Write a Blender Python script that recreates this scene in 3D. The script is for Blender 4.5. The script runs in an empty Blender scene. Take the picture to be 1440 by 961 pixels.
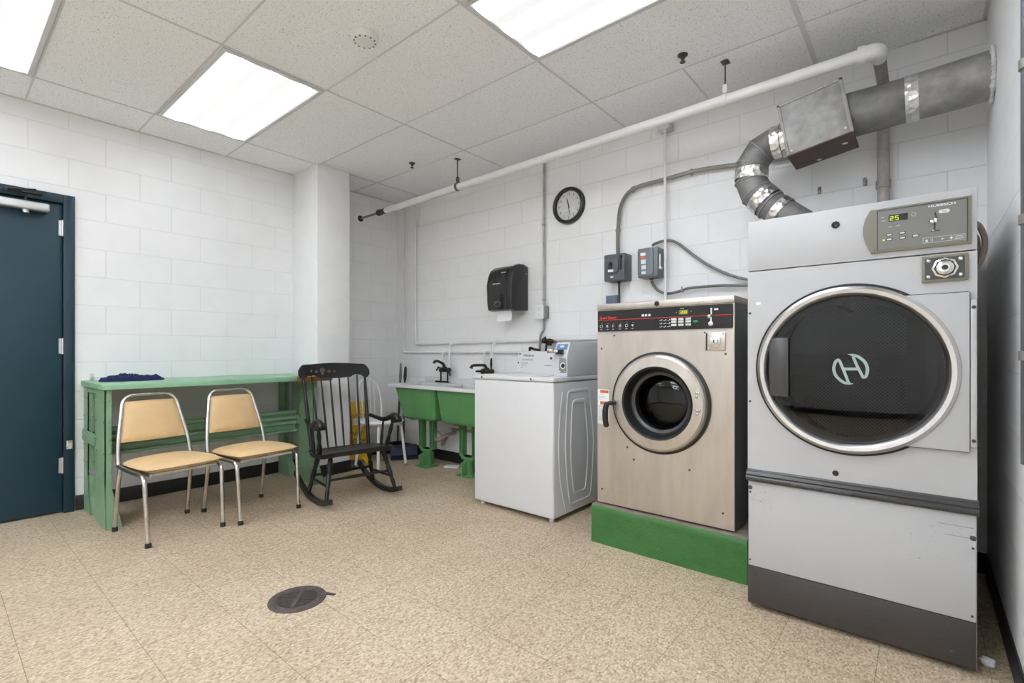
import bpy, bmesh, math, random
from mathutils import Vector, Matrix, noise
random.seed(7)
PI = math.pi
col = bpy.context.scene.collection
scn = bpy.context.scene

# ------------------------------------------------------------------ materials
def lin(c):
    c = c / 255.0
    return c / 12.92 if c <= 0.04045 else ((c + 0.055) / 1.055) ** 2.4
def S(r, g, b): return (lin(r), lin(g), lin(b), 1.0)

def new_mat(name):
    m = bpy.data.materials.new(name); m.use_nodes = True
    nt = m.node_tree
    return m, nt, nt.nodes['Principled BSDF'], nt.nodes['Material Output']
def N(nt, t, **kw):
    n = nt.nodes.new(t)
    for k, v in kw.items():
        if k in n.inputs: n.inputs[k].default_value = v
        else: setattr(n, k, v)
    return n
def ramp(nt, fac, stops):
    r = nt.nodes.new('ShaderNodeValToRGB')
    e = r.color_ramp.elements
    e[0].position, e[0].color = stops[0]
    e[1].position, e[1].color = stops[-1]
    for p, c in stops[1:-1]:
        x = e.new(p); x.color = c
    nt.links.new(fac, r.inputs['Fac'])
    return r
def mat(name, color, rough=0.5, metal=0.0, var=0.0, vscale=6.0, bump=0.0, bscale=60.0, spec=0.5, coat=0.0, dark=None, aniso=None):
    """plain surface with slight procedural variation of its colour and a fine bump"""
    m, nt, p, out = new_mat(name)
    L = nt.links
    p.inputs['Roughness'].default_value = rough
    p.inputs['Metallic'].default_value = metal
    p.inputs['Specular IOR Level'].default_value = spec
    p.inputs['Coat Weight'].default_value = coat
    tc = N(nt, 'ShaderNodeTexCoord')
    n1 = N(nt, 'ShaderNodeTexNoise', Scale=vscale, Detail=5.0, Roughness=0.6)
    vec = tc.outputs['Object']
    if aniso:
        mp = N(nt, 'ShaderNodeMapping'); mp.inputs['Scale'].default_value = aniso
        L.new(vec, mp.inputs['Vector']); vec = mp.outputs['Vector']
    L.new(vec, n1.inputs['Vector'])
    d = dark or tuple(max(0, c * (1 - var)) for c in color[:3]) + (1,)
    b = tuple(min(1, c * (1 + var * 0.5)) for c in color[:3]) + (1,)
    if dark: b = color
    r = ramp(nt, n1.outputs['Fac'], [(0.32, d), (0.68, b)])
    L.new(r.outputs['Color'], p.inputs['Base Color'])
    if bump:
        n2 = N(nt, 'ShaderNodeTexNoise', Scale=bscale, Detail=3.0)
        L.new(vec, n2.inputs['Vector'])
        bp = N(nt, 'ShaderNodeBump', Strength=bump, Distance=0.01)
        L.new(n2.outputs['Fac'], bp.inputs['Height'])
        L.new(bp.outputs['Normal'], p.inputs['Normal'])
    return m

def block_wall(name, axis, off_u, off_z=0.025):
    m, nt, p, out = new_mat(name); L = nt.links
    g = N(nt, 'ShaderNodeNewGeometry')
    sx = N(nt, 'ShaderNodeSeparateXYZ'); L.new(g.outputs['Position'], sx.inputs[0])
    cx = N(nt, 'ShaderNodeCombineXYZ')
    a = N(nt, 'ShaderNodeMath', operation='ADD'); a.inputs[1].default_value = 20.32 * 2 - off_u
    b = N(nt, 'ShaderNodeMath', operation='ADD'); b.inputs[1].default_value = 4.064 - off_z
    L.new(sx.outputs['X' if axis == 'x' else 'Y'], a.inputs[0]); L.new(sx.outputs['Z'], b.inputs[0])
    L.new(a.outputs[0], cx.inputs[0]); L.new(b.outputs[0], cx.inputs[1])
    br = N(nt, 'ShaderNodeTexBrick')
    br.inputs['Scale'].default_value = 1.0
    br.inputs['Brick Width'].default_value = 0.4064
    br.inputs['Row Height'].default_value = 0.2032
    br.inputs['Mortar Size'].default_value = 0.003
    br.inputs['Mortar Smooth'].default_value = 0.6
    br.inputs['Color1'].default_value = (0, 0, 0, 1); br.inputs['Color2'].default_value = (0, 0, 0, 1)
    br.inputs['Mortar'].default_value = (1, 1, 1, 1)
    L.new(cx.outputs[0], br.inputs['Vector'])
    n1 = N(nt, 'ShaderNodeTexNoise', Scale=2.2, Detail=6.0, Roughness=0.65)
    L.new(g.outputs['Position'], n1.inputs['Vector'])
    r = ramp(nt, n1.outputs['Fac'], [(0.3, (0.82, 0.818, 0.814, 1)), (0.62, (0.875, 0.873, 0.869, 1))])
    mix = N(nt, 'ShaderNodeMixRGB', blend_type='MIX')
    mix.inputs[2].default_value = (0.66, 0.655, 0.645, 1)
    mf = N(nt, 'ShaderNodeMath', operation='MULTIPLY'); mf.inputs[1].default_value = 0.42
    L.new(br.outputs['Color'], mf.inputs[0]); L.new(mf.outputs[0], mix.inputs[0])
    L.new(r.outputs['Color'], mix.inputs[1])
    L.new(mix.outputs[0], p.inputs['Base Color'])
    p.inputs['Roughness'].default_value = 0.42
    n2 = N(nt, 'ShaderNodeTexNoise', Scale=110.0, Detail=4.0, Roughness=0.7)
    L.new(g.outputs['Position'], n2.inputs['Vector'])
    h1 = N(nt, 'ShaderNodeMath', operation='MULTIPLY'); h1.inputs[1].default_value = -1.0
    L.new(br.outputs['Color'], h1.inputs[0])
    h2 = N(nt, 'ShaderNodeMath', operation='MULTIPLY_ADD'); h2.inputs[1].default_value = 0.28
    L.new(n2.outputs['Fac'], h2.inputs[0]); L.new(h1.outputs[0], h2.inputs[2])
    bp = N(nt, 'ShaderNodeBump', Strength=0.55, Distance=0.004)
    L.new(h2.outputs[0], bp.inputs['Height']); L.new(bp.outputs['Normal'], p.inputs['Normal'])
    return m

def floor_mat():
    m, nt, p, out = new_mat('vinyl_floor_tile'); L = nt.links
    g = N(nt, 'ShaderNodeNewGeometry')
    mp = N(nt, 'ShaderNodeMapping'); mp.inputs['Location'].default_value = (0.74 + 30.5, -0.525 + 30.5, 0)
    L.new(g.outputs['Position'], mp.inputs['Vector'])
    br = N(nt, 'ShaderNodeTexBrick', offset=0.0)
    br.inputs['Scale'].default_value = 1.0
    br.inputs['Brick Width'].default_value = 0.305; br.inputs['Row Height'].default_value = 0.305
    br.inputs['Mortar Size'].default_value = 0.0009; br.inputs['Mortar Smooth'].default_value = 0.2
    br.inputs['Color1'].default_value = (0.95, 0.95, 0.95, 1); br.inputs['Color2'].default_value = (1, 1, 1, 1)
    br.inputs['Mortar'].default_value = (0.33, 0.29, 0.24, 1)
    L.new(mp.outputs[0], br.inputs['Vector'])
    mp2 = N(nt, 'ShaderNodeMapping'); mp2.inputs['Scale'].default_value = (1.0, 0.62, 1.0)
    mp2.inputs['Rotation'].default_value = (0, 0, 0.5)
    L.new(g.outputs['Position'], mp2.inputs['Vector'])
    v = N(nt, 'ShaderNodeTexNoise', Scale=125.0, Detail=3.0, Roughness=0.66)
    L.new(mp2.outputs[0], v.inputs['Vector'])
    vo = N(nt, 'ShaderNodeTexVoronoi'); vo.inputs['Scale'].default_value = 150.0; L.new(mp2.outputs[0], vo.inputs['Vector'])
    sv = N(nt, 'ShaderNodeSeparateColor'); L.new(vo.outputs['Color'], sv.inputs[0])
    ml = N(nt, 'ShaderNodeMath', operation='MULTIPLY_ADD'); ml.inputs[1].default_value = 0.22; L.new(sv.outputs[0], ml.inputs[0])
    mm = N(nt, 'ShaderNodeMath', operation='MULTIPLY_ADD'); mm.inputs[1].default_value = 0.55; mm.inputs[2].default_value = 0.115; L.new(v.outputs['Fac'], mm.inputs[0])
    L.new(mm.outputs[0], ml.inputs[2])
    r = ramp(nt, ml.outputs[0], [(0.30, S(136, 114, 90)), (0.43, S(184, 163, 137)), (0.55, S(206, 187, 162)), (0.70, S(228, 214, 193))])
    n2 = N(nt, 'ShaderNodeTexNoise', Scale=1.4, Detail=5.0, Roughness=0.6)
    L.new(g.outputs['Position'], n2.inputs['Vector'])
    r2 = ramp(nt, n2.outputs['Fac'], [(0.3, (0.86, 0.84, 0.80, 1)), (0.6, (1, 1, 1, 1))])
    m1 = N(nt, 'ShaderNodeMixRGB', blend_type='MULTIPLY'); m1.inputs[0].default_value = 1
    L.new(r.outputs[0], m1.inputs[1]); L.new(br.outputs['Color'], m1.inputs[2])
    m2 = N(nt, 'ShaderNodeMixRGB', blend_type='MULTIPLY'); m2.inputs[0].default_value = 1
    L.new(m1.outputs[0], m2.inputs[1]); L.new(r2.outputs[0], m2.inputs[2])
    L.new(m2.outputs[0], p.inputs['Base Color'])
    p.inputs['Roughness'].default_value = 0.48
    p.inputs['Specular IOR Level'].default_value = 0.35
    return m

def ceiling_mat():
    m, nt, p, out = new_mat('acoustic_tile'); L = nt.links
    g = N(nt, 'ShaderNodeNewGeometry')
    v = N(nt, 'ShaderNodeTexNoise', Scale=120.0, Detail=2.0, Roughness=0.6)
    L.new(g.outputs['Position'], v.inputs['Vector'])
    r = ramp(nt, v.outputs['Fac'], [(0.27, (0.34, 0.34, 0.34, 1)), (0.37, (0.86, 0.865, 0.875, 1)), (0.6, (0.94, 0.945, 0.955, 1))])
    L.new(r.outputs[0], p.inputs['Base Color'])
    p.inputs['Roughness'].default_value = 0.9
    bp = N(nt, 'ShaderNodeBump', Strength=0.4, Distance=0.004)
    L.new(v.outputs['Fac'], bp.inputs['Height']); L.new(bp.outputs['Normal'], p.inputs['Normal'])
    return m

def emit(name, color, strength):
    m, nt, p, out = new_mat(name)
    p.inputs['Base Color'].default_value = (0.02, 0.02, 0.02, 1)
    p.inputs['Emission Color'].default_value = color
    p.inputs['Emission Strength'].default_value = strength
    return m

def diffuser_mat(name, power):
    """prismatic lens: brighter over the tubes that run along the panel"""
    m, nt, p, out = new_mat(name); L = nt.links
    tc = N(nt, 'ShaderNodeTexCoord'); sx = N(nt, 'ShaderNodeSeparateXYZ')
    L.new(tc.outputs['Object'], sx.inputs[0])
    a = N(nt, 'ShaderNodeMath', operation='MULTIPLY'); a.inputs[1].default_value = 2 * PI / 0.19
    L.new(sx.outputs['Y'], a.inputs[0])
    c = N(nt, 'ShaderNodeMath', operation='COSINE'); L.new(a.outputs[0], c.inputs[0])
    b = N(nt, 'ShaderNodeMath', operation='MULTIPLY_ADD'); b.inputs[1].default_value = 0.5; b.inputs[2].default_value = 0.5
    L.new(c.outputs[0], b.inputs[0])
    pw = N(nt, 'ShaderNodeMath', operation='POWER'); pw.inputs[1].default_value = 4.0
    L.new(b.outputs[0], pw.inputs[0])
    mr = N(nt, 'ShaderNodeMath', operation='MULTIPLY_ADD'); mr.inputs[1].default_value = power * 2.0; mr.inputs[2].default_value = 0.76
    L.new(pw.outputs[0], mr.inputs[0])
    p.inputs['Base Color'].default_value = (0.12, 0.12, 0.12, 1)
    p.inputs['Roughness'].default_value = 0.5
    cm = N(nt, 'ShaderNodeMath', operation='MULTIPLY', use_clamp=True); cm.inputs[1].default_value = 3.0
    L.new(pw.outputs[0], cm.inputs[0])
    mc = N(nt, 'ShaderNodeMixRGB'); mc.inputs[1].default_value = (1.0, 1.0, 1.0, 1); mc.inputs[2].default_value = (0.91, 0.985, 1.08, 1)
    L.new(cm.outputs[0], mc.inputs[0]); L.new(mc.outputs[0], p.inputs['Emission Color'])
    L.new(mr.outputs[0], p.inputs['Emission Strength'])
    return m

def glass_mat(name, tint, refl=1.0, rough=0.02):
    m, nt, p, out = new_mat(name); L = nt.links
    nt.nodes.remove(p)
    t = N(nt, 'ShaderNodeBsdfTransparent'); t.inputs['Color'].default_value = tint
    gl = N(nt, 'ShaderNodeBsdfGlossy'); gl.inputs['Roughness'].default_value = rough
    fr = N(nt, 'ShaderNodeLayerWeight'); fr.inputs['Blend'].default_value = 0.5
    p5 = N(nt, 'ShaderNodeMath', operation='POWER'); p5.inputs[1].default_value = 5.0
    L.new(fr.outputs['Facing'], p5.inputs[0])
    mu = N(nt, 'ShaderNodeMath', operation='MULTIPLY_ADD'); mu.inputs[1].default_value = 0.9 * refl; mu.inputs[2].default_value = 0.045 * refl
    L.new(p5.outputs[0], mu.inputs[0])
    mx = N(nt, 'ShaderNodeMixShader'); L.new(mu.outputs[0], mx.inputs[0])
    L.new(t.outputs[0], mx.inputs[1]); L.new(gl.outputs[0], mx.inputs[2]); L.new(mx.outputs[0], out.inputs['Surface'])
    return m

def perforated_mat():
    m, nt, p, out = new_mat('perforated_steel'); L = nt.links
    tc = N(nt, 'ShaderNodeTexCoord')
    mp = N(nt, 'ShaderNodeMapping'); mp.inputs['Rotation'].default_value = (0, PI / 4, 0)
    L.new(tc.outputs['Object'], mp.inputs['Vector'])
    sx = N(nt, 'ShaderNodeSeparateXYZ'); L.new(mp.outputs[0], sx.inputs[0])
    cx = N(nt, 'ShaderNodeCombineXYZ'); L.new(sx.outputs['X'], cx.inputs[0]); L.new(sx.outputs['Z'], cx.inputs[1])
    v = N(nt, 'ShaderNodeTexVoronoi', voronoi_dimensions='2D'); v.inputs['Scale'].default_value = 85.0
    v.inputs['Randomness'].default_value = 0.0
    L.new(cx.outputs[0], v.inputs['Vector'])
    r = ramp(nt, v.outputs['Distance'], [(0.30, (0.004, 0.004, 0.004, 1)), (0.36, (0.10, 0.10, 0.10, 1))])
    L.new(r.outputs[0], p.inputs['Base Color'])
    p.inputs['Metallic'].default_value = 0.4; p.inputs['Roughness'].default_value = 0.5
    return m

def chipped_green(name, base, chip, scale=9.0, thr=0.66, rough=0.5, bump=0.25):
    m, nt, p, out = new_mat(name); L = nt.links
    g = N(nt, 'ShaderNodeNewGeometry')
    n1 = N(nt, 'ShaderNodeTexNoise', Scale=scale, Detail=8.0, Roughness=0.7)
    L.new(g.outputs['Position'], n1.inputs['Vector'])
    d = tuple(c * 0.84 for c in base[:3]) + (1,)
    r = ramp(nt, n1.outputs['Fac'], [(0.3, d), (0.55, base), (thr, base), (thr + 0.03, chip)])
    L.new(r.outputs[0], p.inputs['Base Color'])
    p.inputs['Roughness'].default_value = rough
    n2 = N(nt, 'ShaderNodeTexNoise', Scale=70.0, Detail=5.0)
    L.new(g.outputs['Position'], n2.inputs['Vector'])
    bp = N(nt, 'ShaderNodeBump', Strength=bump, Distance=0.006)
    L.new(n2.outputs['Fac'], bp.inputs['Height']); L.new(bp.outputs['Normal'], p.inputs['Normal'])
    return m

def foil_mat():
    m, nt, p, out = new_mat('aluminium_foil_tape'); L = nt.links
    g = N(nt, 'ShaderNodeNewGeometry')
    v = N(nt, 'ShaderNodeTexVoronoi'); v.inputs['Scale'].default_value = 38.0
    L.new(g.outputs['Position'], v.inputs['Vector'])
    bp = N(nt, 'ShaderNodeBump', Strength=0.8, Distance=0.01)
    L.new(v.outputs['Distance'], bp.inputs['Height']); L.new(bp.outputs['Normal'], p.inputs['Normal'])
    p.inputs['Base Color'].default_value = (0.78, 0.77, 0.75, 1); p.inputs['Metallic'].default_value = 1.0
    p.inputs['Roughness'].default_value = 0.28
    return m

M = {}
M['wall_y'] = block_wall('painted_block_across', 'x', -1.127)
M['wall_x'] = block_wall('painted_block_along', 'y', 1.45)
M['paint'] = mat('white_wall_paint', (0.87, 0.868, 0.864, 1), 0.45, bump=0.1, bscale=90, var=0.03)
M['floor'] = floor_mat()
M['ceil'] = ceiling_mat()
M['grid'] = mat('white_grid_metal', (0.66, 0.66, 0.66, 1), 0.5, var=0.02)
M['black_base'] = mat('black_rubber_base', (0.012, 0.012, 0.013, 1), 0.45, var=0.2)
for _k, _p in (('lens_door', 4.0), ('lens_machine', 12.5), ('fill_lens_mid', 15.0), ('fill_lens_back', 33.0)):  # mid and back lenses serve only the added unseen panels, made brighter
    M[_k] = diffuser_mat('prismatic_' + _k, _p)
M['light_frame'] = mat('fixture_frame', (0.62, 0.62, 0.62, 1), 0.45, var=0.02)
M['teal'] = mat('teal_door_paint', S(21, 54, 68), 0.42, var=0.08, vscale=3)
M['teal_d'] = mat('teal_frame_paint', S(17, 46, 60), 0.4, var=0.08, vscale=3)
M['alu'] = mat('aluminium', (0.62, 0.62, 0.63, 1), 0.35, 0.8, var=0.05)
M['chrome'] = mat('chrome', (0.75, 0.74, 0.73, 1), 0.16, 1.0, var=0.05)
M['chrome_old'] = mat('worn_chrome', (0.66, 0.64, 0.61, 1), 0.24, 1.0, var=0.22, vscale=18)
M['steel'] = mat('brushed_stainless', (0.56, 0.515, 0.465, 1), 0.38, 0.92, var=0.13, vscale=4, bump=0.03, bscale=90, aniso=(3, 1, 0.6))
M['steel_ring'] = mat('polished_stainless', (0.66, 0.63, 0.59, 1), 0.27, 1.0, var=0.06, vscale=5)
M['ring_dry'] = mat('brushed_ring_steel', (0.60, 0.585, 0.57, 1), 0.30, 1.0, var=0.06, vscale=5)
M['enamel'] = mat('white_enamel', (0.51, 0.51, 0.51, 1), 0.36, var=0.03, vscale=5)
M['enamel2'] = mat('washer_white_enamel', (0.68, 0.682, 0.685, 1), 0.3, var=0.02)
M['washer_side'] = mat('grey_side_paint', S(92, 92, 92), 0.45, var=0.05)
M['kick'] = mat('charcoal_brushed_kick', S(74, 70, 68), 0.45, 0.2, var=0.12, vscale=14, aniso=(0.4, 1, 9))
M['dark_trim'] = mat('dark_grey_trim', S(70, 70, 70), 0.32, 0.2, var=0.05)
M['olive'] = mat('olive_grey_bezel', S(126, 122, 108), 0.5, var=0.03)
M['panel_grey'] = mat('panel_grey', S(124, 124, 118), 0.5, var=0.03)
M['black'] = mat('black_plastic', (0.014, 0.014, 0.015, 1), 0.32, var=0.15)
M['gloss_black'] = mat('gloss_black_panel', (0.012, 0.011, 0.012, 1), 0.16, var=0.1)
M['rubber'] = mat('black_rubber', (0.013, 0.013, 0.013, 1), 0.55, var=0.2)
M['white_ink'] = mat('white_print', (0.72, 0.72, 0.72, 1), 0.5)
M['pale_ink'] = mat('pale_green_grey_print', S(160, 176, 172), 0.5)
M['grey_ink'] = mat('grey_print', S(120, 120, 122), 0.5)
M['red_ink'] = mat('red_print', S(214, 40, 30), 0.45)
M['orange_ink'] = mat('orange_print', S(226, 112, 40), 0.5)
M['green_btn'] = mat('green_button', S(40, 140, 105), 0.4)
M['btn'] = mat('pale_grey_button', (0.62, 0.62, 0.62, 1), 0.45)
M['led'] = emit('yellow_led', (0.75, 0.85, 0.02, 1), 1.0)
M['led_bg'] = emit('lit_lcd', (0.30, 0.36, 0.01, 1), 0.35)
M['glass_dry'] = glass_mat('tinted_door_glass', (0.42, 0.42, 0.43, 1), 0.8)
M['glass_wash'] = glass_mat('dark_porthole_glass', (0.30, 0.30, 0.31, 1), 0.8)
M['glass_clear'] = glass_mat('clear_glass', (0.95, 0.95, 0.95, 1), 1.0)
M['perf'] = perforated_mat()
M['drum'] = mat('drum_steel', (0.07, 0.07, 0.07, 1), 0.45, 0.5, var=0.2)
M['concrete_green'] = chipped_green('green_painted_concrete', S(60, 112, 54), S(96, 76, 58), 11.0, 0.72, 0.5, 0.5)
M['concrete'] = mat('bare_concrete', S(128, 116, 104), 0.85, var=0.25, vscale=20, bump=0.4, bscale=60)
M['sink_green'] = chipped_green('green_painted_iron', S(92, 146, 90), S(60, 78, 50), 7.0, 0.74, 0.4, 0.15)
M['sink_white'] = mat('white_sink_enamel', (0.70, 0.70, 0.69, 1), 0.35, var=0.06)
M['bench_green'] = chipped_green('pale_green_bench_paint', S(140, 184, 150), S(124, 106, 84), 8.0, 0.73, 0.42, 0.12)
M['bench_dark'] = chipped_green('mid_green_bench_paint', S(130, 164, 130), S(120, 104, 80), 8.0, 0.74, 0.45, 0.12)
M['wood'] = mat('bare_brown_wood', S(150, 98, 46), 0.6, var=0.3, vscale=9, aniso=(3, 0.7, 8), bump=0.1)
M['grey_plate'] = mat('dusty_grey_plate', S(140, 138, 134), 0.6, var=0.1)
M['vinyl'] = mat('tan_vinyl', S(222, 188, 140), 0.42, var=0.07, vscale=7, bump=0.05, bscale=120)
M['blackwood'] = mat('worn_black_paint_wood', (0.012, 0.0115, 0.011, 1), 0.36, var=0.5, vscale=14, spec=0.4, bump=0.06, bscale=50)
M['gold'] = mat('faded_gilt_stencil', S(96, 84, 66), 0.5, var=0.3, vscale=30)
M['white_plastic'] = mat('white_paint_metal', (0.84, 0.83, 0.82, 1), 0.38, var=0.04)
M['yellow'] = mat('safety_yellow_plastic', S(232, 186, 22), 0.4, var=0.08)
M['blue'] = mat('navy_cloth', S(20, 30, 76), 0.9, var=0.35, vscale=22)
M['blue_plastic'] = mat('dark_blue_plastic', S(20, 38, 76), 0.4, var=0.1)
M['iron'] = mat('dark_cast_iron', S(92, 82, 80), 0.6, 0.3, var=0.25, vscale=30, bump=0.2, bscale=90)
M['brass_dark'] = mat('tarnished_brass', S(62, 58, 52), 0.35, 0.8, var=0.25, vscale=20)
M['duct'] = mat('dusty_galvanised', S(158, 156, 153), 0.6, 0.3, var=0.34, vscale=11, bump=0.08, bscale=45)
M['duct_dark'] = mat('dirty_galvanised', S(128, 126, 124), 0.6, 0.3, var=0.38, vscale=9, bump=0.08)
M['duct_under'] = mat('brown_box_underside', S(92, 76, 70), 0.65, 0.3, var=0.3, vscale=9)  # underside of the box, a darker brown than its sides
M['foil'] = foil_mat()
M['putty'] = mat('white_putty', (0.62, 0.61, 0.59, 1), 0.8, var=0.15, vscale=25, bump=0.3)
M['pipe_white'] = mat('white_pipe_paint', (0.78, 0.775, 0.765, 1), 0.4, var=0.05, vscale=8)
M['pipe_grey'] = mat('grimy_pipe_paint', S(176, 170, 162), 0.55, var=0.3, vscale=9)
M['conduit'] = mat('galvanised_conduit', S(150, 148, 144), 0.4, 0.6, var=0.15, vscale=20)
M['cable'] = mat('grey_armoured_cable', S(118, 117, 114), 0.45, 0.4, var=0.15, vscale=40)
M['cable_black'] = mat('black_cable', S(44, 44, 44), 0.5, var=0.1)
M['cable_brown'] = mat('dusty_brown_hose', S(152, 138, 126), 0.6, var=0.15)
M['box_grey'] = mat('slate_grey_box', S(92, 96, 101), 0.45, 0.15, var=0.08)
M['box_grey2'] = mat('light_slate_grey_box', S(116, 122, 126), 0.45, 0.15, var=0.08)
M['blue_grey'] = mat('blue_grey_plastic', S(100, 108, 128), 0.5)
M['blue_panel'] = mat('blue_control_label', S(92, 124, 170), 0.4)
M['paper'] = mat('white_paper', (0.80, 0.80, 0.80, 1), 0.8, var=0.02)
M['tag'] = mat('white_label', (0.78, 0.78, 0.78, 1), 0.6, var=0.02)
M['wash_meter'] = mat('meter_grey_paint', S(206, 208, 210), 0.38, var=0.02)
M['rust'] = mat('rusted_steel', S(122, 104, 84), 0.6, 0.4, var=0.3, vscale=25)
M['clock_face'] = mat('clock_face_white', (0.72, 0.72, 0.70, 1), 0.5)

# ------------------------------------------------------------------ mesh helpers
def frame_from(t):
    t = t.normalized()
    a = Vector((0, 0, 1)) if abs(t.z) < 0.9 else Vector((1, 0, 0))
    u = t.cross(a).normalized()
    return u, t.cross(u).normalized()
def crom(pts, n=6, closed=False):
    P = [Vector(p) for p in pts]; out = []
    L = len(P)
    for i in range(L if closed else L - 1):
        p0 = P[(i - 1) % L] if (closed or i > 0) else P[0] * 2 - P[1]
        p1 = P[i]; p2 = P[(i + 1) % L]
        p3 = P[(i + 2) % L] if (closed or i + 2 < L) else P[-1] * 2 - P[-2]
        for k in range(n):
            t = k / n
            out.append(0.5 * ((2 * p1) + (p2 - p0) * t + (2 * p0 - 5 * p1 + 4 * p2 - p3) * t * t + (3 * p1 - p0 - 3 * p2 + p3) * t ** 3))
    if not closed: out.append(P[-1])
    return out
def fillet(pts, r, n=5):
    """polyline with its corners rounded"""
    P = [Vector(p) for p in pts]; out = [P[0]]
    for i in range(1, len(P) - 1):
        a, b, c = P[i - 1], P[i], P[i + 1]
        d1 = (a - b); d2 = (c - b)
        k = min(r, d1.length * 0.49, d2.length * 0.49)
        s = b + d1.normalized() * k; e = b + d2.normalized() * k
        for j in range(n + 1):
            t = j / n
            out.append((1 - t) ** 2 * s + 2 * t * (1 - t) * b + t * t * e)
    out.append(P[-1]); return out

class B:
    def __init__(s): s.bm = bmesh.new(); s.mi = 0
    def _tag(s, faces):
        for f in faces: f.material_index = s.mi
    def box(s, x0, x1, y0, y1, z0, z1, bev=0.0, seg=2, mtx=None):
        r = bmesh.ops.create_cube(s.bm, size=1)
        vs = r['verts']
        T = Matrix.Translation(((x0 + x1) / 2, (y0 + y1) / 2, (z0 + z1) / 2)) @ Matrix.Diagonal((abs(x1 - x0), abs(y1 - y0), abs(z1 - z0), 1))
        bmesh.ops.transform(s.bm, matrix=T, verts=vs)
        fs = set(f for v in vs for f in v.link_faces)
        if bev > 0:
            es = list(set(e for v in vs for e in v.link_edges))
            rr = bmesh.ops.bevel(s.bm, geom=es, offset=bev, segments=seg, profile=0.5, affect='EDGES')
            fs = set(rr['faces']) | set(f for f in fs if f.is_valid)
            for v in rr['verts']:
                for f in v.link_faces: fs.add(f)
        vs = list(set(v for f in fs for v in f.verts))
        if mtx is not None: bmesh.ops.transform(s.bm, matrix=mtx, verts=vs)
        s._tag(fs); return vs
    def tube(s, pts, r, seg=10, closed=False, caps=True, flat=None):
        P = [Vector(p) for p in pts]; n = len(P)
        R = r if isinstance(r, (list, tuple)) else [r] * n
        rings = []; u = None
        for i in range(n):
            if closed: t = P[(i + 1) % n] - P[(i - 1) % n]
            else: t = P[min(i + 1, n - 1)] - P[max(i - 1, 0)]
            if t.length < 1e-9: t = Vector((0, 0, 1))
            t.normalize()
            if u is None: u, v = frame_from(t)
            else:
                u = (u - t * u.dot(t))
                if u.length < 1e-6: u, v = frame_from(t)
                u.normalize(); v = t.cross(u)
            v = t.cross(u)
            rings.append([s.bm.verts.new(P[i] + (u * math.cos(2 * PI * k / seg) + v * math.sin(2 * PI * k / seg)) * R[i]) for k in range(seg)])
        fs = []
        for i in range(n if closed else n - 1):
            a, b = rings[i], rings[(i + 1) % n]
            for k in range(seg):
                try: fs.append(s.bm.faces.new((a[k], a[(k + 1) % seg], b[(k + 1) % seg], b[k])))
                except ValueError: pass
        if caps and not closed:
            fs.append(s.bm.faces.new(list(reversed(rings[0])))); fs.append(s.bm.faces.new(rings[-1]))
        s._tag(fs); return [v for q in rings for v in q]
    def cyl(s, p0, p1, r0, r1=None, seg=20): return s.tube([p0, p1], [r0, r0 if r1 is None else r1], seg)
    def lathe(s, prof, origin, axis=(0, 0, 1), seg=32, caps=True, sx=1.0):
        """prof: list of (radius, height along axis)"""
        t = Vector(axis).normalized(); u, v = frame_from(t); o = Vector(origin); rings = []
        for (r, h) in prof:
            if r < 1e-6: rings.append([s.bm.verts.new(o + t * h)])
            else: rings.append([s.bm.verts.new(o + t * h + (u * math.cos(2 * PI * k / seg) + v * math.sin(2 * PI * k / seg)) * r) for k in range(seg)])
        fs = []
        for a, b in zip(rings[:-1], rings[1:]):
            for k in range(seg):
                k2 = (k + 1) % seg
                if len(a) == 1 and len(b) == 1: continue
                if len(a) == 1: fs.append(s.bm.faces.new((a[0], b[k2], b[k])))
                elif len(b) == 1: fs.append(s.bm.faces.new((a[k], a[k2], b[0])))
                else: fs.append(s.bm.faces.new((a[k], a[k2], b[k2], b[k])))
        if caps:
            if len(rings[0]) > 1: fs.append(s.bm.faces.new(list(reversed(rings[0]))))
            if len(rings[-1]) > 1: fs.append(s.bm.faces.new(rings[-1]))
        s._tag(fs)
    def ring(s, prof, origin, axis, seg=48):
        """closed profile revolved: a ring"""
        s.lathe(list(prof) + [prof[0]], origin, axis, seg, caps=False)
    def prism(s, poly, o, ux, uy, depth, bev=0.0):
        """polygon in the plane (o, ux, uy) pushed along ux x uy by depth"""
        o, ux, uy = Vector(o), Vector(ux), Vector(uy); n = ux.cross(uy).normalized()
        a = [s.bm.verts.new(o + ux * p[0] + uy * p[1]) for p in poly]
        b = [s.bm.verts.new(v.co + n * depth) for v in a]
        fs = [s.bm.faces.new(list(reversed(a))), s.bm.faces.new(b)]
        L = len(a)
        for k in range(L): fs.append(s.bm.faces.new((a[k], a[(k + 1) % L], b[(k + 1) % L], b[k])))
        if bev:
            es = [e for e in fs[1].edges] + [e for e in fs[0].edges]
            rr = bmesh.ops.bevel(s.bm, geom=es, offset=bev, segments=2, profile=0.5, affect='EDGES')
            fs = [f for f in fs if f.is_valid] + rr['faces']
        s._tag(fs)
    def stroke(s, pts, w, o, ux, uy, depth):
        """flat ribbon of width w along 2D pts with thickness"""
        P = [Vector((p[0], p[1])) for p in pts]; lft = []; rgt = []
        W = w if isinstance(w, (list, tuple)) else [w] * len(P)
        for i, p in enumerate(P):
            t = (P[min(i + 1, len(P) - 1)] - P[max(i - 1, 0)]).normalized(); nn = Vector((-t.y, t.x)) * W[i] / 2
            lft.append(p + nn); rgt.append(p - nn)
        o, ux, uy = Vector(o), Vector(ux), Vector(uy); n = ux.cross(uy).normalized() * depth
        def V(q, d): return s.bm.verts.new(o + ux * q.x + uy * q.y + n * d)
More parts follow.
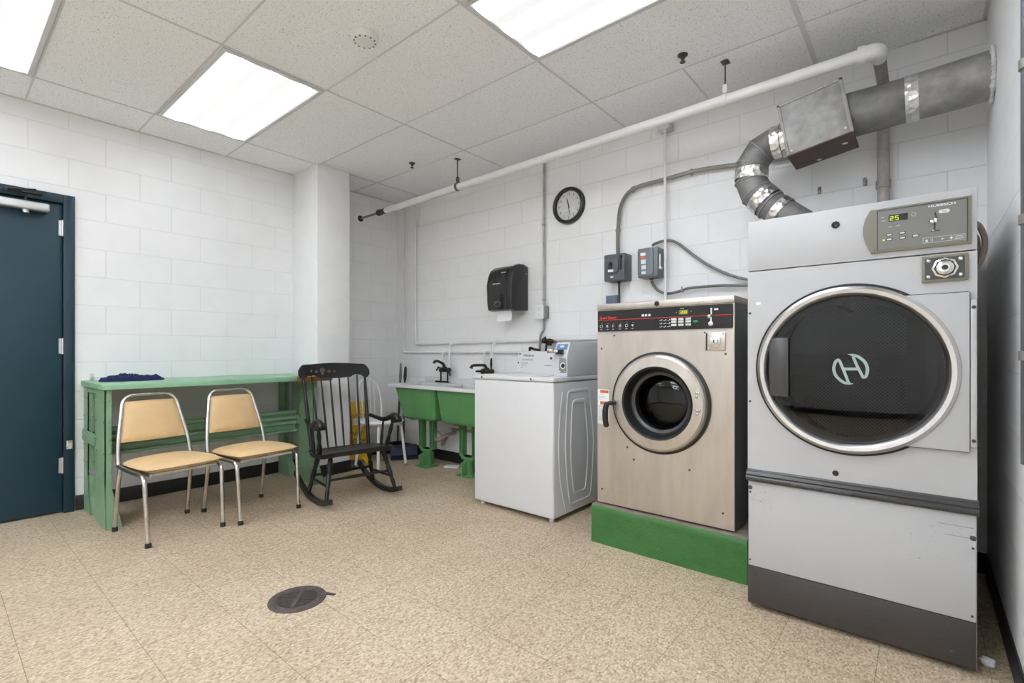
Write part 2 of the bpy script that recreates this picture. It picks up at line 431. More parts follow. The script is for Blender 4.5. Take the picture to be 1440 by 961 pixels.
        l0 = [V(q, 0) for q in lft]; r0 = [V(q, 0) for q in rgt]; l1 = [V(q, 1) for q in lft]; r1 = [V(q, 1) for q in rgt]
        fs = []
        for i in range(len(P) - 1):
            fs += [s.bm.faces.new((r1[i], r1[i + 1], l1[i + 1], l1[i])), s.bm.faces.new((l0[i], l0[i + 1], r0[i + 1], r0[i])),
                   s.bm.faces.new((l1[i], l1[i + 1], l0[i + 1], l0[i])), s.bm.faces.new((r0[i], r0[i + 1], r1[i + 1], r1[i]))]
        fs += [s.bm.faces.new((r0[0], r1[0], l1[0], l0[0])), s.bm.faces.new((l0[-1], l1[-1], r1[-1], r0[-1]))]
        s._tag(fs)
    def ball(s, c, r, sc=(1, 1, 1), u=16, v=10):
        q = bmesh.ops.create_uvsphere(s.bm, u_segments=u, v_segments=v, radius=r)
        bmesh.ops.transform(s.bm, matrix=Matrix.Translation(c) @ Matrix.Diagonal((*sc, 1)), verts=q['verts'])
        s._tag(set(f for w in q['verts'] for f in w.link_faces))
    def hole_plate(s, x0, x1, z0, z1, cx, cz, r, y0, y1, seg=64):
        """rectangular plate in the xz plane with a round hole, from y0 (front) to y1"""
        ang = [2 * PI * k / seg for k in range(seg)]
        for (x, z) in ((x0, z0), (x1, z0), (x1, z1), (x0, z1)): ang.append(math.atan2(z - cz, x - cx) % (2 * PI))
        ang = sorted(set(round(a, 6) for a in ang))
        def outer(a):
            c, q = math.cos(a), math.sin(a); t = 1e9
            if c > 1e-9: t = min(t, (x1 - cx) / c)
            if c < -1e-9: t = min(t, (x0 - cx) / c)
            if q > 1e-9: t = min(t, (z1 - cz) / q)
            if q < -1e-9: t = min(t, (z0 - cz) / q)
            return cx + c * t, cz + q * t
        R = []
        for a in ang:
            ox, oz = outer(a); ix, iz = cx + math.cos(a) * r, cz + math.sin(a) * r
            R.append([s.bm.verts.new((ox, y0, oz)), s.bm.verts.new((ix, y0, iz)), s.bm.verts.new((ix, y1, iz)), s.bm.verts.new((ox, y1, oz))])
        fs = []
        for k in range(len(R)):
            a, b = R[k], R[(k + 1) % len(R)]
            for j in range(4):
                j2 = (j + 1) % 4
                fs.append(s.bm.faces.new((a[j], b[j], b[j2], a[j2])))
        s._tag(fs)
    def text(s, txt, size, loc, ux=(1, 0, 0), uy=(0, 0, 1), th=0.0006, sx=1.0, align='LEFT', shear=0.0, bold=0.0):
        cu = bpy.data.curves.new('t', 'FONT'); cu.body = txt; cu.size = size; cu.align_x = align
        cu.extrude = th / 2; cu.shear = shear; cu.resolution_u = 2; cu.offset = bold
        ob = bpy.data.objects.new('t', cu)
        me = bpy.data.meshes.new_from_object(ob)
        ux = Vector(ux).normalized() * sx; uy = Vector(uy).normalized(); nn = ux.cross(uy).normalized()
        T = Matrix(((ux.x, uy.x, nn.x, loc[0]), (ux.y, uy.y, nn.y, loc[1]), (ux.z, uy.z, nn.z, loc[2]), (0, 0, 0, 1)))
        me.transform(T)
        n0 = len(s.bm.faces); s.bm.from_mesh(me); s.bm.faces.ensure_lookup_table()
        s._tag(s.bm.faces[n0:])
        bpy.data.objects.remove(ob); bpy.data.curves.remove(cu); bpy.data.meshes.remove(me)
    def xform(s, mtx): bmesh.ops.transform(s.bm, matrix=mtx, verts=s.bm.verts)

def root_loc(o):
    v = Vector((0, 0, 0))
    while o is not None: v += o.location; o = o.parent
    return v
def build(b, name, mats, parent=None, local=False, angle=35, label=None, smooth=True):
    me = bpy.data.meshes.new(name)
    bmesh.ops.recalc_face_normals(b.bm, faces=b.bm.faces)
    loc = Vector((0, 0, 0))
    if parent is None:
        xs = [v.co for v in b.bm.verts]
        lo = Vector((min(v.x for v in xs), min(v.y for v in xs), min(v.z for v in xs)))
        hi = Vector((max(v.x for v in xs), max(v.y for v in xs), max(v.z for v in xs)))
        loc = Vector(((lo.x + hi.x) / 2, (lo.y + hi.y) / 2, lo.z))
        b.xform(Matrix.Translation(-loc))
    elif not local:
        b.xform(Matrix.Translation(-root_loc(parent)))
    b.bm.to_mesh(me); b.bm.free()
    if smooth:
        me.polygons.foreach_set('use_smooth', [True] * len(me.polygons))
        me.set_sharp_from_angle(angle=math.radians(angle))
    for m in (mats if isinstance(mats, (list, tuple)) else [mats]): me.materials.append(M[m] if isinstance(m, str) else m)
    o = bpy.data.objects.new(name, me); col.objects.link(o)
    o.location = loc
    if parent is not None: o.parent = parent
    if label: o['label'] = label
    return o
def tag(o, label, cat, group=None, kind=None):
    o['label'] = label; o['category'] = cat
    if group: o['group'] = group
    if kind: o['kind'] = kind
    return o
def thing(name, label, cat, loc=(0, 0, 0), rz=0.0, group=None):
    o = bpy.data.objects.new(name, None); col.objects.link(o); o.empty_display_size = 0.1
    o.location = loc; o.rotation_euler = (0, 0, rz)
    return tag(o, label, cat, group)
def struct(b, name, mats, parent=None):
    o = build(b, name, mats, parent); 
    if parent is None: o['kind'] = 'structure'
    return o
def dup(root, loc, rz, label):
    r = root.copy(); col.objects.link(r); r.location = loc; r.rotation_euler = (0, 0, rz); r['label'] = label
    def rec(src, dst):
        for ch in list(src.children):
            c = ch.copy(); col.objects.link(c); c.parent = dst; rec(ch, c)
    rec(root, r); return r

# ------------------------------------------------------------------ room
XL, XR, YB, YF, ZC = -4.57, 0.24, 3.42, -4.0, 2.785
b = B(); b.box(XL - .1, XR + .1, YF - .1, YB + .1, -0.1, 0); struct(b, 'floor', 'floor')
b = B(); b.box(XL - .1, XR + .1, YF - .1, YB + .1, ZC, ZC + .1); struct(b, 'ceiling', 'ceil')
b = B(); b.box(XL - .1, XR + .1, YB, YB + .1, 0, ZC); struct(b, 'wall_back', 'wall_y')
b = B(); b.box(XL - .1, XL, -0.36 + 1.03, YB, 0, ZC); b.box(XL - .1, XL, YF, -0.38, 0, ZC); b.box(XL - .1, XL, -0.38, 0.67, 2.205, ZC)
struct(b, 'wall_left', 'wall_x')
b = B(); b.box(XR, XR + .1, YF, YB, 0, ZC); struct(b, 'wall_right', 'wall_x')
b = B(); b.box(XL - .1, XR + .1, YF - .1, YF, 0, ZC); struct(b, 'wall_front', 'wall_y')
b = B(); b.box(XL, -4.11, 2.22, 2.54, 0, ZC, 0.006); struct(b, 'wall_column', 'paint')
def base_seg(name, *boxes):
    b = B()
    for q in boxes: b.box(*q, bev=0.003)
    struct(b, name, 'black_base')
base_seg('baseboard_left', (XL, XL + .009, .672, 2.22, 0, .105), (XL, XL + .009, 2.54, YB, 0, .105), (XL, XL + .009, YF, -.39, 0, .105),
         (XL + .009, -4.11, 2.211, 2.22, 0, .105), (-4.11, -4.101, 2.211, 2.549, 0, .105), (XL + .009, -4.11, 2.54, 2.549, 0, .105))
base_seg('baseboard_back', (XL + .009, XR - .009, YB - .009, YB, 0, .105))
base_seg('baseboard_right', (XR - .009, XR, YF, YB, 0, .105))
base_seg('baseboard_front', (XL + .009, XR - .009, YF, YF + .009, 0, .105))
# ceiling grid
b = B()
for gx, gw in ((-4.14, .006), (-2.92, .006), (-1.70, .006), (-0.48, .012)): b.box(gx - gw, gx + gw, YF, YB, ZC - .003, ZC + .01)
for gy in (-3.85, -3.24, -2.63, -2.02, -1.41, -.80, -.19, .42, 1.03, 1.64, 2.25, 2.86): b.box(XL, XR, gy - .005, gy + .005, ZC - .0025, ZC + .01)
b.box(-1.095, -1.085, 2.86, YB, ZC - .002, ZC + .01)
b.box(XL, XL + .018, YF, YB, ZC - .004, ZC + .01); b.box(XL, XR, YB - .016, YB, ZC - .004, ZC + .01); b.box(XR - .016, XR, YF, YB, ZC - .004, ZC + .01)
struct(b, 'trim_1', 'grid')

# ------------------------------------------------------------------ ceiling lights
def ceiling_light(x0, y0, label, lens='lens_machine'):
    x1, y1 = x0 + 1.22, y0 + .61
    t = thing('ceiling_light', label, 'light', ((x0 + x1) / 2, (y0 + y1) / 2, ZC - .012), 0, 'recessed ceiling lights')
    b = B(); w = .022
    b.box(x0 + .012, x1 - .012, y0 + .010, y0 + .010 + w, ZC - .012, ZC - .0005, .002); b.box(x0 + .012, x1 - .012, y1 - .010 - w, y1 - .010, ZC - .012, ZC - .0005, .002)
    b.box(x0 + .012, x0 + .012 + w, y0 + .032, y1 - .032, ZC - .012, ZC - .0005, .002); b.box(x1 - .012 - w, x1 - .012, y0 + .032, y1 - .032, ZC - .012, ZC - .0005, .002)
    build(b, 'frame', 'light_frame', t)
    b = B(); b.box(x0 + .034, x1 - .034, y0 + .032, y1 - .032, ZC - .008, ZC - .002); build(b, 'diffuser', lens, t)
ceiling_light(-4.14, 1.03, 'lit rectangular ceiling panel light nearest the white wall column', 'lens_door')
ceiling_light(-4.14, -.19, 'lit ceiling panel light above the teal door, cut by the top left corner', 'lens_door')
ceiling_light(-1.70, 1.64, 'lit ceiling panel light above the machines, cut by the top edge')
ceiling_light(-1.70, .42, 'added unseen ceiling panel light in the machine row, next one back from the washers')  # this and the five below: unseen panels added to brighten machines and back wall
ceiling_light(-1.70, -.80, 'added unseen ceiling panel light in the machine row, second back from the washers', 'fill_lens_mid')
ceiling_light(-1.70, -2.02, 'added unseen ceiling panel light in the machine row, third back from the washers', 'fill_lens_back')
ceiling_light(-1.70, -3.24, 'added unseen ceiling panel light in the machine row, farthest back from the washers', 'fill_lens_back')
ceiling_light(-4.14, -1.41, 'added unseen ceiling panel light of the door side row, next one back from the teal door', 'lens_machine')
ceiling_light(-4.14, -2.63, 'added unseen ceiling panel light of the door side row, farthest back from the teal door', 'lens_machine')

# ------------------------------------------------------------------ door
d = bpy.data.objects.new('door_1', None); col.objects.link(d); d.location = (XL, .15, 0); d['kind'] = 'structure'
b = B(); b.box(XL - .045, XL - .005, -.31, .603, .012, 2.135, .003); build(b, 'door_leaf', 'teal', d)
b = B(); b.box(XL - .1, XL + .022, .607, .664, 0, 2.20, .004); b.box(XL - .1, XL + .022, -.372, -.314, 0, 2.20, .004); b.box(XL - .1, XL + .022, -.314, .607, 2.14, 2.20, .004)
build(b, 'door_frame', 'teal_d', d)
for hz in (1.97, 1.155, .33):
    b = B(); b.cyl((XL + .006, .606, hz - .055), (XL + .006, .606, hz + .055), .009, seg=12); b.box(XL - .004, XL + .003, .585, .607, hz - .052, hz + .052)
    build(b, 'hinge', 'alu', d)
b = B(); b.box(XL - .005, XL + .062, .06, .535, 2.055, 2.112, .012, 3); b.cyl((XL + .03, .42, 2.035), (XL + .03, .42, 2.06), .018)
cl = build(b, 'door_closer', 'alu', d)
b = B(); b.tube([(XL + .03, .42, 2.115), (XL + .03, .42, 2.15), (XL + .05, .32, 2.165), (XL + .03, .47, 2.195)], .009, 8); b.ball((XL + .045, .33, 2.165), .016); b.box(XL + .022, XL + .04, .40, .50, 2.165, 2.195, .004)
build(b, 'closer_arm', 'black', cl)
b = B(); b.box(XL + .022, XL + .026, .622, .655, .44, .50, .002); build(b, 'strike_tape', 'foil', d)

# ------------------------------------------------------------------ small parts
UX, UZ = (1, 0, 0), (0, 0, 1)
def screws_b(b, pts, y, r=.006, h=.004):
    for (x, z) in pts: b.lathe([(r, 0), (r, h * .5), (r * .6, h), (0, h)], (x, y, z), (0, -1, 0), 10, caps=False)
def screws(parent, pts, y, r=.006, h=.004, m='dark_trim', name='screw'):
    for (x, z) in pts:
        b = B(); screws_b(b, [(x, z)], y, r, h); build(b, name, m, parent)
SEG = {'0': 'abcdef', '1': 'bc', '2': 'abged', '5': 'afgcd', '6': 'afgedc', '8': 'abcdefg', '9': 'abcdfg'}
def seg7(b, ch, x, z, w, h, y, t):
    m = z + h / 2
    R = {'a': (x, x + w, z + h - t, z + h), 'd': (x, x + w, z, z + t), 'g': (x, x + w, m - t / 2, m + t / 2),
         'f': (x, x + t, m, z + h), 'e': (x, x + t, z, m), 'b': (x + w - t, x + w, m, z + h), 'c': (x + w - t, x + w, z, m)}
    for k in SEG[ch]:
        q = R[k]; b.box(q[0], q[1], y - .0006, y, q[2], q[3])
def rrect(x0, x1, z0, z1, r, n=5):
    out = []
    for cx, cz, a0 in ((x1 - r, z1 - r, 0), (x0 + r, z1 - r, PI / 2), (x0 + r, z0 + r, PI), (x1 - r, z0 + r, 1.5 * PI)):
        for k in range(n + 1):
            a = a0 + PI / 2 * k / n; out.append((cx + math.cos(a) * r, cz + math.sin(a) * r))
    return out
def front(b, poly, y, depth, bev=0.0): b.prism(poly, (0, y, 0), UX, UZ, depth, bev)   # grows towards -y

# ------------------------------------------------------------------ tumble dryer
FY = 2.318
t = thing('tumble_dryer', 'tall white commercial tumble dryer with a large round glass door beside the right wall', 'dryer', (-.227, 2.82, 0))
X0, X1 = -.594, .139
b = B()
b.box(X0, X0 + .004, FY + .012, 3.30, .02, 1.683); b.box(X1 - .004, X1, FY + .012, 3.30, .02, 1.683)
b.box(X0 + .004, X1 - .004, FY + .012, 3.30, 1.679, 1.683); b.box(X0 + .004, X1 - .004, 3.296, 3.30, .02, 1.679); b.box(X0 + .004, X1 - .004, FY + .012, 3.296, .02, .03)
for fx in (X0 + .05, X1 - .05):
    for fy in (2.40, 3.24): b.cyl((fx, fy, 0), (fx, fy, .021), .02, seg=12)
build(b, 'cabinet', 'enamel', t)
b = B(); b.box(X0, X1, FY, FY + .012, 1.469, 1.685, .003); tp = build(b, 'top_panel', 'enamel', t)
b = B(); b.lathe([(.014, 0), (.014, .003), (.009, .005), (.004, .003), (0, .003)], (-.27, FY, 1.62), (0, -1, 0), 18, caps=False); build(b, 'lock_plug', 'black', tp)
CX, CZ = -.225, 1.047
b = B(); b.hole_plate(X0, X1, .605, 1.465, CX, CZ, .29, FY, FY + .012); fp = build(b, 'front_panel', 'enamel', t)
b = B(); b.lathe([(.011, 0), (.011, .003), (0, .004)], (-.27, FY, .635), (0, -1, 0), 16, caps=False); build(b, 'panel_bolt', 'black', fp)
b = B(); b.box(-.562, -.540, FY - .001, FY + .001, 1.318, 1.333, .0004); build(b, 'inspection_sticker', 'tag', fp)
screws(fp, [(-.585, 1.285), (-.585, .90)], FY, .005)
b = B(); b.box(X0 + .003, X1 - .003, FY - .004, FY + .012, .185, .553, .003); lp = build(b, 'lint_panel', 'enamel', t)
screws(lp, [(-.583, .525), (.128, .475)], FY - .004, .009); screws(lp, [(-.583, .505), (-.584, .21), (.128, .44), (.126, .205)], FY - .004, .004)
# scuffs where the paint has worn off the lint panel
b = B()
for k in range(46):
    x = random.choice([random.uniform(.0, .128), random.uniform(-.09, .12), random.uniform(-.58, -.5)]); z = random.uniform(.36, .53) if x > -.2 else random.uniform(.44, .53)
    w = random.uniform(.001, .006); b.box(x, min(x + w, .132), FY - .0045, FY - .0038, z, z + random.uniform(.0008, .002))
b.box(.055, .128, FY - .0045, FY - .0038, .472, .4735); b.box(.035, .13, FY - .0045, FY - .0038, .508, .5095)
o_ = build(b, 'paint_scuffs', 'grey_ink', lp); o_['kind'] = 'stuff'
b = B(); prof = [(0, .553), (-.018, .556), (-.026, .566), (-.026, .574), (-.020, .580), (-.023, .586), (-.018, .594), (-.006, .600), (-.003, .606), (0, .606)]
b.prism([(p[0], p[1]) for p in prof], (X0 - .002, FY, 0), (0, 1, 0), UZ, X1 - X0 + .006)
hb = build(b, 'handle_bar', 'dark_trim', t)
b = B(); b.text('LINT COMPARTMENT - KEEP CLEAN DAILY', .0125, (-.42, FY - .0268, .5655), th=.0005, sx=.85); build(b, 'lettering', 'grey_ink', hb)
b = B(); b.box(X0 + .001, X1 - .003, FY - .006, FY + .012, .022, .183, .003); kp = build(b, 'kick_plate', 'kick', t)
screws(kp, [(-.56, .155), (-.56, .09), (-.275, .125), (-.275, .06), (.075, .135), (.075, .065)], FY - .006, .006, .002, 'kick')
# drum
b = B()
b.lathe([(.305, FY + .02), (.36, FY + .03), (.36, 2.93), (.355, 2.95), (0, 2.95)], (CX, 0, CZ), (0, 1, 0), 56, caps=False)
dr = build(b, 'drum', 'perf', t)
b = B(); b.box(CX - .35, CX + .35, 2.938, 2.948, CZ - .052, CZ + .052, .002); screws_b(b, [(CX + .05, CZ + .02), (CX + .05, CZ - .035), (CX + .19, CZ + .02)], 2.938, .009); build(b, 'drum_band', 'drum', dr)
for a in (100, 220, 340):
    b = B()
    a = math.radians(a); c = Vector((CX + .335 * math.cos(a), 0, CZ + .335 * math.sin(a)))
    b.prism([(-.03, 0), (.03, 0), (.012, .07), (-.012, .07)], (c.x, 2.90, c.z), (-math.sin(a), 0, math.cos(a)), (-math.cos(a), 0, -math.sin(a)), .5)
    build(b, 'drum_lifter', 'drum', dr)
# door
DY = FY - .032
b = B()
D = rrect(-.20, .119, .772, 1.322, .006)
b.hole_plate(-.20, .119, .772, 1.322, CX + .0, CZ, .30, DY + .008, FY - .003) if False else None
# white door plate to the right of the ring: rectangle minus the ring's circle
arc = []
a1 = math.asin((1.322 - CZ) / .305); 
for k in range(25):
    a = a1 - 2 * a1 * k / 24; arc.append((CX + .305 * math.cos(a), CZ + .305 * math.sin(a)))
poly = [(.119, .772), (.119, 1.322)] + arc
front(b, poly, FY - .0035, .0185, .003)
dp = build(b, 'door', 'enamel', t)
b = B(); front(b, rrect(-.05, .1205, .7685, 1.3255, .006), FY - .0005, .003); build(b, 'door_shadow_line', 'rubber', dp)  # dark plate behind the door standing in for the shade line at its edge
b = B(); ringp = [(.283, .0), (.289, .022), (.298, .032), (.312, .034), (.322, .026), (.327, .008), (.327, .002)]
b.ring(ringp, (CX, FY - .004, CZ), (0, -1, 0), 96); build(b, 'door_ring', 'ring_dry', dp)
b = B(); b.ring([(.325, 0), (.335, 0), (.335, .006), (.325, .006)], (CX, FY - .0005, CZ), (0, -1, 0), 80); build(b, 'door_gasket', 'rubber', dp)
b = B(); b.ring([(.262, -.01), (.285, -.012), (.285, .014), (.262, .006)], (CX, FY - .004, CZ), (0, -1, 0), 80); build(b, 'inner_gasket', 'rubber', dp)
b = B(); b.lathe([(.282, .0), (.282, .004), (.2, .006), (0, .007)], (CX, FY - .012, CZ), (0, -1, 0), 64, caps=False)
gl = build(b, 'door_glass', 'glass_dry', dp)
def pl(L, y, w): 
    b.stroke([(p.x, p.y) for p in L], w, (0, y, 0), UX, UZ, .0012)
b = B(); ey = FY - .0215
def c2(pts, n=6): return [Vector((p.x, p.y)) for p in crom([(q[0], q[1], 0) for q in pts], n)]
Lp = c2([(-.2545, 1.0815), (-.2600, 1.0845), (-.2689, 1.074), (-.2733, 1.0477), (-.2656, 1.0218), (-.2438, .9991), (-.2266, .9942)]) 
pl(Lp, ey, .0105)
Lt = c2([(-.2266, .9942), (-.2180, .9935), (-.2096, .9941)]); b.stroke([(p.x, p.y) for p in Lt], [.0105 * (1 - k / (len(Lt) - 1)) + .0008 for k in range(len(Lt))], (0, ey, 0), UX, UZ, .0012)
pl([Vector((-.2545, 1.082)), Vector((-.2395, 1.0407)), Vector((-.2250, .996))], ey - .0002, .0095)
Rp = c2([(-.2096, 1.1035), (-.1928, 1.0967), (-.1741, 1.0779), (-.1659, 1.0528), (-.169, 1.0274), (-.1762, 1.0196), (-.1815, 1.0235)])
pl(Rp, ey, .0105)
Rt = c2([(-.2290, 1.1068), (-.2190, 1.1058), (-.2096, 1.1035)]); b.stroke([(p.x, p.y) for p in Rt], [.0008 + .0105 * k / (len(Rt) - 1) for k in range(len(Rt))], (0, ey, 0), UX, UZ, .0012)
pl([Vector((-.2110, 1.0985)), Vector((-.197, 1.0597)), Vector((-.1800, 1.0215))], ey - .0002, .0095)
pl([Vector((-.2417, 1.0497)), Vector((-.1928, 1.0509))], ey - .0004, .0105)
build(b, 'emblem', 'pale_ink', dp)
b = B(); b.box(-.503, -.432, FY - .030, FY - .018, .93, 1.175, .004); b.box(-.436, -.430, FY - .040, FY - .018, .93, 1.175, .002); build(b, 'door_pull', 'dark_trim', dp)
b = B(); b.box(.121, .1365, FY - .020, FY - .0005, .79, 1.295, .002); hg = build(b, 'door_hinge', 'enamel', t)
screws(hg, [(.129, 1.27), (.129, .812)], FY - .020, .006)
# control panel
b = B()
P0 = [(.1235, 1.4905), (.1235, 1.6555), (-.157, 1.6555)] + [(p.x, p.y) for p in c2([(-.157, 1.6555), (-.1744, 1.6196), (-.1809, 1.5740), (-.1725, 1.5300), (-.1555, 1.4905)], 5)][1:]
front(b, P0, FY, .010, .002); cp = build(b, 'control_panel', 'olive', t)
b = B(); b.box(-.136, .113, FY - .0108, FY - .0098, 1.5, 1.646); face = build(b, 'panel_face', 'panel_grey', cp)
b = B()
for q in ((-.138, -.134, 1.498, 1.648), (.112, .115, 1.498, 1.648)): b.box(q[0], q[1], FY - .012, FY - .0098, q[2], q[3])
b.box(-.138, .115, FY - .012, FY - .0098, 1.6455, 1.6485); build(b, 'panel_seam', 'dark_trim', cp)
PY = FY - .0110
b = B(); b.box(-.1022, -.0467, PY - .001, PY, 1.6018, 1.6255); ds = build(b, 'display', 'gloss_black', cp)
b = B(); seg7(b, '2', -.0985, 1.6045, .0105, .016, PY - .0012, .0022); seg7(b, '5', -.0835, 1.6045, .0105, .016, PY - .0012, .0022); build(b, 'display_digits', 'led', cp)
b = B(); b.lathe([(.0035, 0), (.0035, .002), (0, .003)], (-.1165, PY, 1.5350), (0, -1, 0), 12, caps=False); build(b, 'indicator_lamp', 'led', cp)
for (x, z, m) in ((-.1007, 1.553, 'btn'), (-.1007, 1.5357, 'btn'), (-.0625, 1.5548, 'btn'), (-.0615, 1.5364, 'btn'), (-.0248, 1.5384, 'btn')):
    b = B(); front(b, rrect(x - .010, x + .010, z - .0052, z + .0052, .0045), PY, .001); bz = build(b, 'button', 'black', cp)
    b = B(); front(b, rrect(x - .0075, x + .0075, z - .0032, z + .0032, .003), PY - .001, .0012); build(b, 'button_cap', m, cp)
b = B(); b.text('HUEBSCH', .0105, (.010, PY, 1.6335), sx=1.6, bold=.0003); build(b, 'brand_lettering', 'white_ink', cp)
b = B()
b.text('TIME', .0045, (-.125, PY, 1.619)); b.text('TEMP', .0045, (-.123, PY, 1.606)); build(b, 'display_lettering', 'white_ink', cp)
b = B(); b.text('HIGH', .0050, (-.105, PY, 1.581)); b.text('LOW', .0050, (-.08, PY, 1.581)); build(b, 'button_lettering', 'white_ink', cp)
b = B()
for k in range(12):
    a0 = 2 * PI * k / 12; a1_ = 2 * PI * (k + 1) / 12
    b.stroke([(-.030 + .0065 * math.cos(a0), 1.617 + .0065 * math.sin(a0)), (-.030 + .0065 * math.cos(a1_), 1.617 + .0065 * math.sin(a1_))], .0008, (0, PY, 0), UX, UZ, .0006)
build(b, 'round_symbol', 'white_ink', cp)
b = B()
for (xa, xb) in ((-.004, .018), (.022, .074), (.078, .108)):
    for (za, zb) in ((1.507, 1.5078), (1.5255, 1.5263)): b.box(xa, xb, PY - .0006, PY, za, zb)
    b.box(xa, xa + .0008, PY - .0006, PY, 1.507, 1.5263); b.box(xb - .0008, xb, PY - .0006, PY, 1.507, 1.5263)
b.prism([(0, 0), (.007, .0035), (0, .007)], (.046, PY, 1.513), UX, UZ, .0006)
b.box(.003, .009, PY - .0006, PY, 1.510, 1.519); b.lathe([(.004, 0), (.004, .0006), (0, .0006)], (.072, PY, 1.517), (0, -1, 0), 12, caps=False)
for k in range(3): b.box(.082, .104, PY - .0006, PY, 1.511 + k * .0045, 1.5125 + k * .0045)
build(b, 'instruction_strip', 'white_ink', cp)
b = B(); front(b, rrect(.0385, .068, 1.607, 1.620, .0062), PY, .001); cb = build(b, 'coin_label', 'white_ink', cp)
b = B(); b.text('25¢', .0085, (.0465, PY - .0011, 1.6105), th=.0004); build(b, 'coin_label_lettering', 'grey_ink', cp)
b = B(); b.tube([(.029, PY, 1.613), (.032, PY - .004, 1.592)], .0022, 8); b.box(.0262, .0302, PY - .0012, PY, 1.550, 1.576); b.box(.018, .042, PY - .001, PY, 1.5455, 1.5485); build(b, 'coin_slot', 'black', cp)
b = B(); b.ball((.0215, PY - .004, 1.5805), .0085, (1, .8, 1)); b.box(.028, .035, PY - .004, PY, 1.576, 1.592, .001); b.ball((.024, PY - .002, 1.549), .004); build(b, 'coin_lever', 'chrome', cp)
# coin-vault lock
b = B(); b.box(-.0075, .1155, FY - .012, FY, 1.3655, 1.4590, .002); lk = build(b, 'coin_vault', 'olive', t)
b = B(); b.box(.001, .107, FY - .0128, FY - .0118, 1.374, 1.4510); build(b, 'vault_plate', 'dark_trim', lk)
b = B(); b.ring([(.030, 0), (.036, 0), (.036, .004), (.030, .006)], (.0553, FY - .0126, 1.4127), (0, -1, 0), 8); b.lathe([(.024, 0), (.024, .01), (.018, .014), (.012, .014)], (.0553, FY - .0126, 1.4127), (0, -1, 0), 24)
build(b, 'vault_lock', 'chrome', lk)
screws(lk, [(.011, 1.441), (.011, 1.384), (.096, 1.441), (.096, 1.386)], FY - .0126, .006, m='chrome')
b = B(); b.lathe([(.009, 0), (.009, .001), (0, .001)], (.0553, FY - .0266, 1.4127), (0, -1, 0), 16, caps=False); build(b, 'keyhole', 'black', lk)
b = B(); b.tube(crom([(.141, 2.52, 1.60), (.158, 2.53, 1.585), (.172, 2.54, 1.54), (.170, 2.54, 1.49), (.156, 2.53, 1.445), (.141, 2.52, 1.43)]), .010, 10)
b.tube(crom([(.141, 2.56, 1.57), (.154, 2.57, 1.545), (.155, 2.57, 1.49), (.141, 2.56, 1.46)]), .008, 10); build(b, 'side_cable', 'cable_brown', t)

# ------------------------------------------------------------------ pedestal + front load washer
b = B()
nx, ny, nz = 44, 36, 12
px0, px1, py0, py1, pz = -1.503, -.648, 2.518, 3.30, .222
def ptw(x, y, z):
    v = Vector((x, y, z)); n = noise.noise(v * 9) * .004 + noise.noise(v * 33) * .0022
    s = Vector((0, 0, 0))
    if abs(y - py0) < 1e-6: s.y -= n
    if abs(z - pz) < 1e-6: s.z += n * .6
    if abs(y - py0) < 1e-6 and abs(z - pz) < 1e-6: s += Vector((0, .006 + max(0, noise.noise(v * 21)) * .014, -.004 - max(0, noise.noise(v * 13)) * .012))
    if abs(x - px1) < 1e-6 or abs(x - px0) < 1e-6: s.x += n
    return v + s
def grid_face(f, n1, n2):
    vv = [[b.bm.verts.new(ptw(*f(i / n1, j / n2))) for j in range(n2 + 1)] for i in range(n1 + 1)]
    for i in range(n1):
        for j in range(n2):
            q = b.bm.faces.new((vv[i][j], vv[i + 1][j], vv[i + 1][j + 1], vv[i][j + 1])); q.material_index = b.mi
lx, ly = px1 - px0, py1 - py0
grid_face(lambda u, v: (px0 + u * lx, py0, v * pz), nx, nz); grid_face(lambda u, v: (px0 + u * lx, py1, v * pz), nx, nz)
grid_face(lambda u, v: (px0, py0 + u * ly, v * pz), ny, nz); grid_face(lambda u, v: (px1, py0 + u * ly, v * pz), ny, nz)
b.mi = 1; grid_face(lambda u, v: (px0 + u * lx, py0 + v * ly, pz), nx, ny); b.mi = 0
grid_face(lambda u, v: (px0 + u * lx, py0 + v * ly, 0), nx, ny)
bmesh.ops.remove_doubles(b.bm, verts=b.bm.verts, dist=.0004)
tag(build(b, 'concrete_plinth', ['concrete_green', 'concrete'], angle=60), 'rough green painted concrete plinth under the stainless washing machine', 'plinth')

WY = 2.56
wx0, wx1, wz0, wz1 = -1.482, -.716, .228, 1.396
t = thing('washing_machine', 'stainless steel front loading washing machine with round porthole on green plinth', 'washing machine', (-1.1, 2.9, wz0))
b = B()
b.box(wx0, wx0 + .003, WY + .004, 3.26, wz0, wz1 - .037); b.box(wx1 - .003, wx1, WY + .004, 3.26, wz0, wz1 - .037)
b.box(wx0 + .003, wx1 - .003, 3.257, 3.26, wz0, wz1 - .037); b.box(wx0 + .003, wx1 - .003, WY + .004, 3.257, wz0, wz0 + .003); b.box(wx0 + .003, wx1 - .003, WY + .004, 3.257, wz1 - .041, wz1 - .038)
build(b, 'side_panels', 'washer_side', t)
WCX, WCZ = -1.103, .839
b = B(); b.hole_plate(wx0, wx1, wz0 + .004, 1.2285, WCX, WCZ, .205, WY - .006, WY + .0035); fp = build(b, 'front_panel', 'steel', t)
screws(fp, [(-1.455, 1.135), (-1.452, .31), (-.77, .31), (-1.372, 1.21), (-1.25, .51), (-.937, .50), (-1.29, .575), (-.858, 1.214), (-.757, 1.105)], WY - .006, .006, .003)
b = B(); b.box(wx0 - .002, wx1 + .002, WY - .012, 3.262, wz1 - .037, wz1, .005); tl = build(b, 'top_cover', 'steel', t)
b = B(); b.lathe([(.014, 0), (.014, .003), (0, .005)], (-1.112, WY - .012, 1.3775), (0, -1, 0), 16, caps=False); build(b, 'lock_plug', 'black', tl)
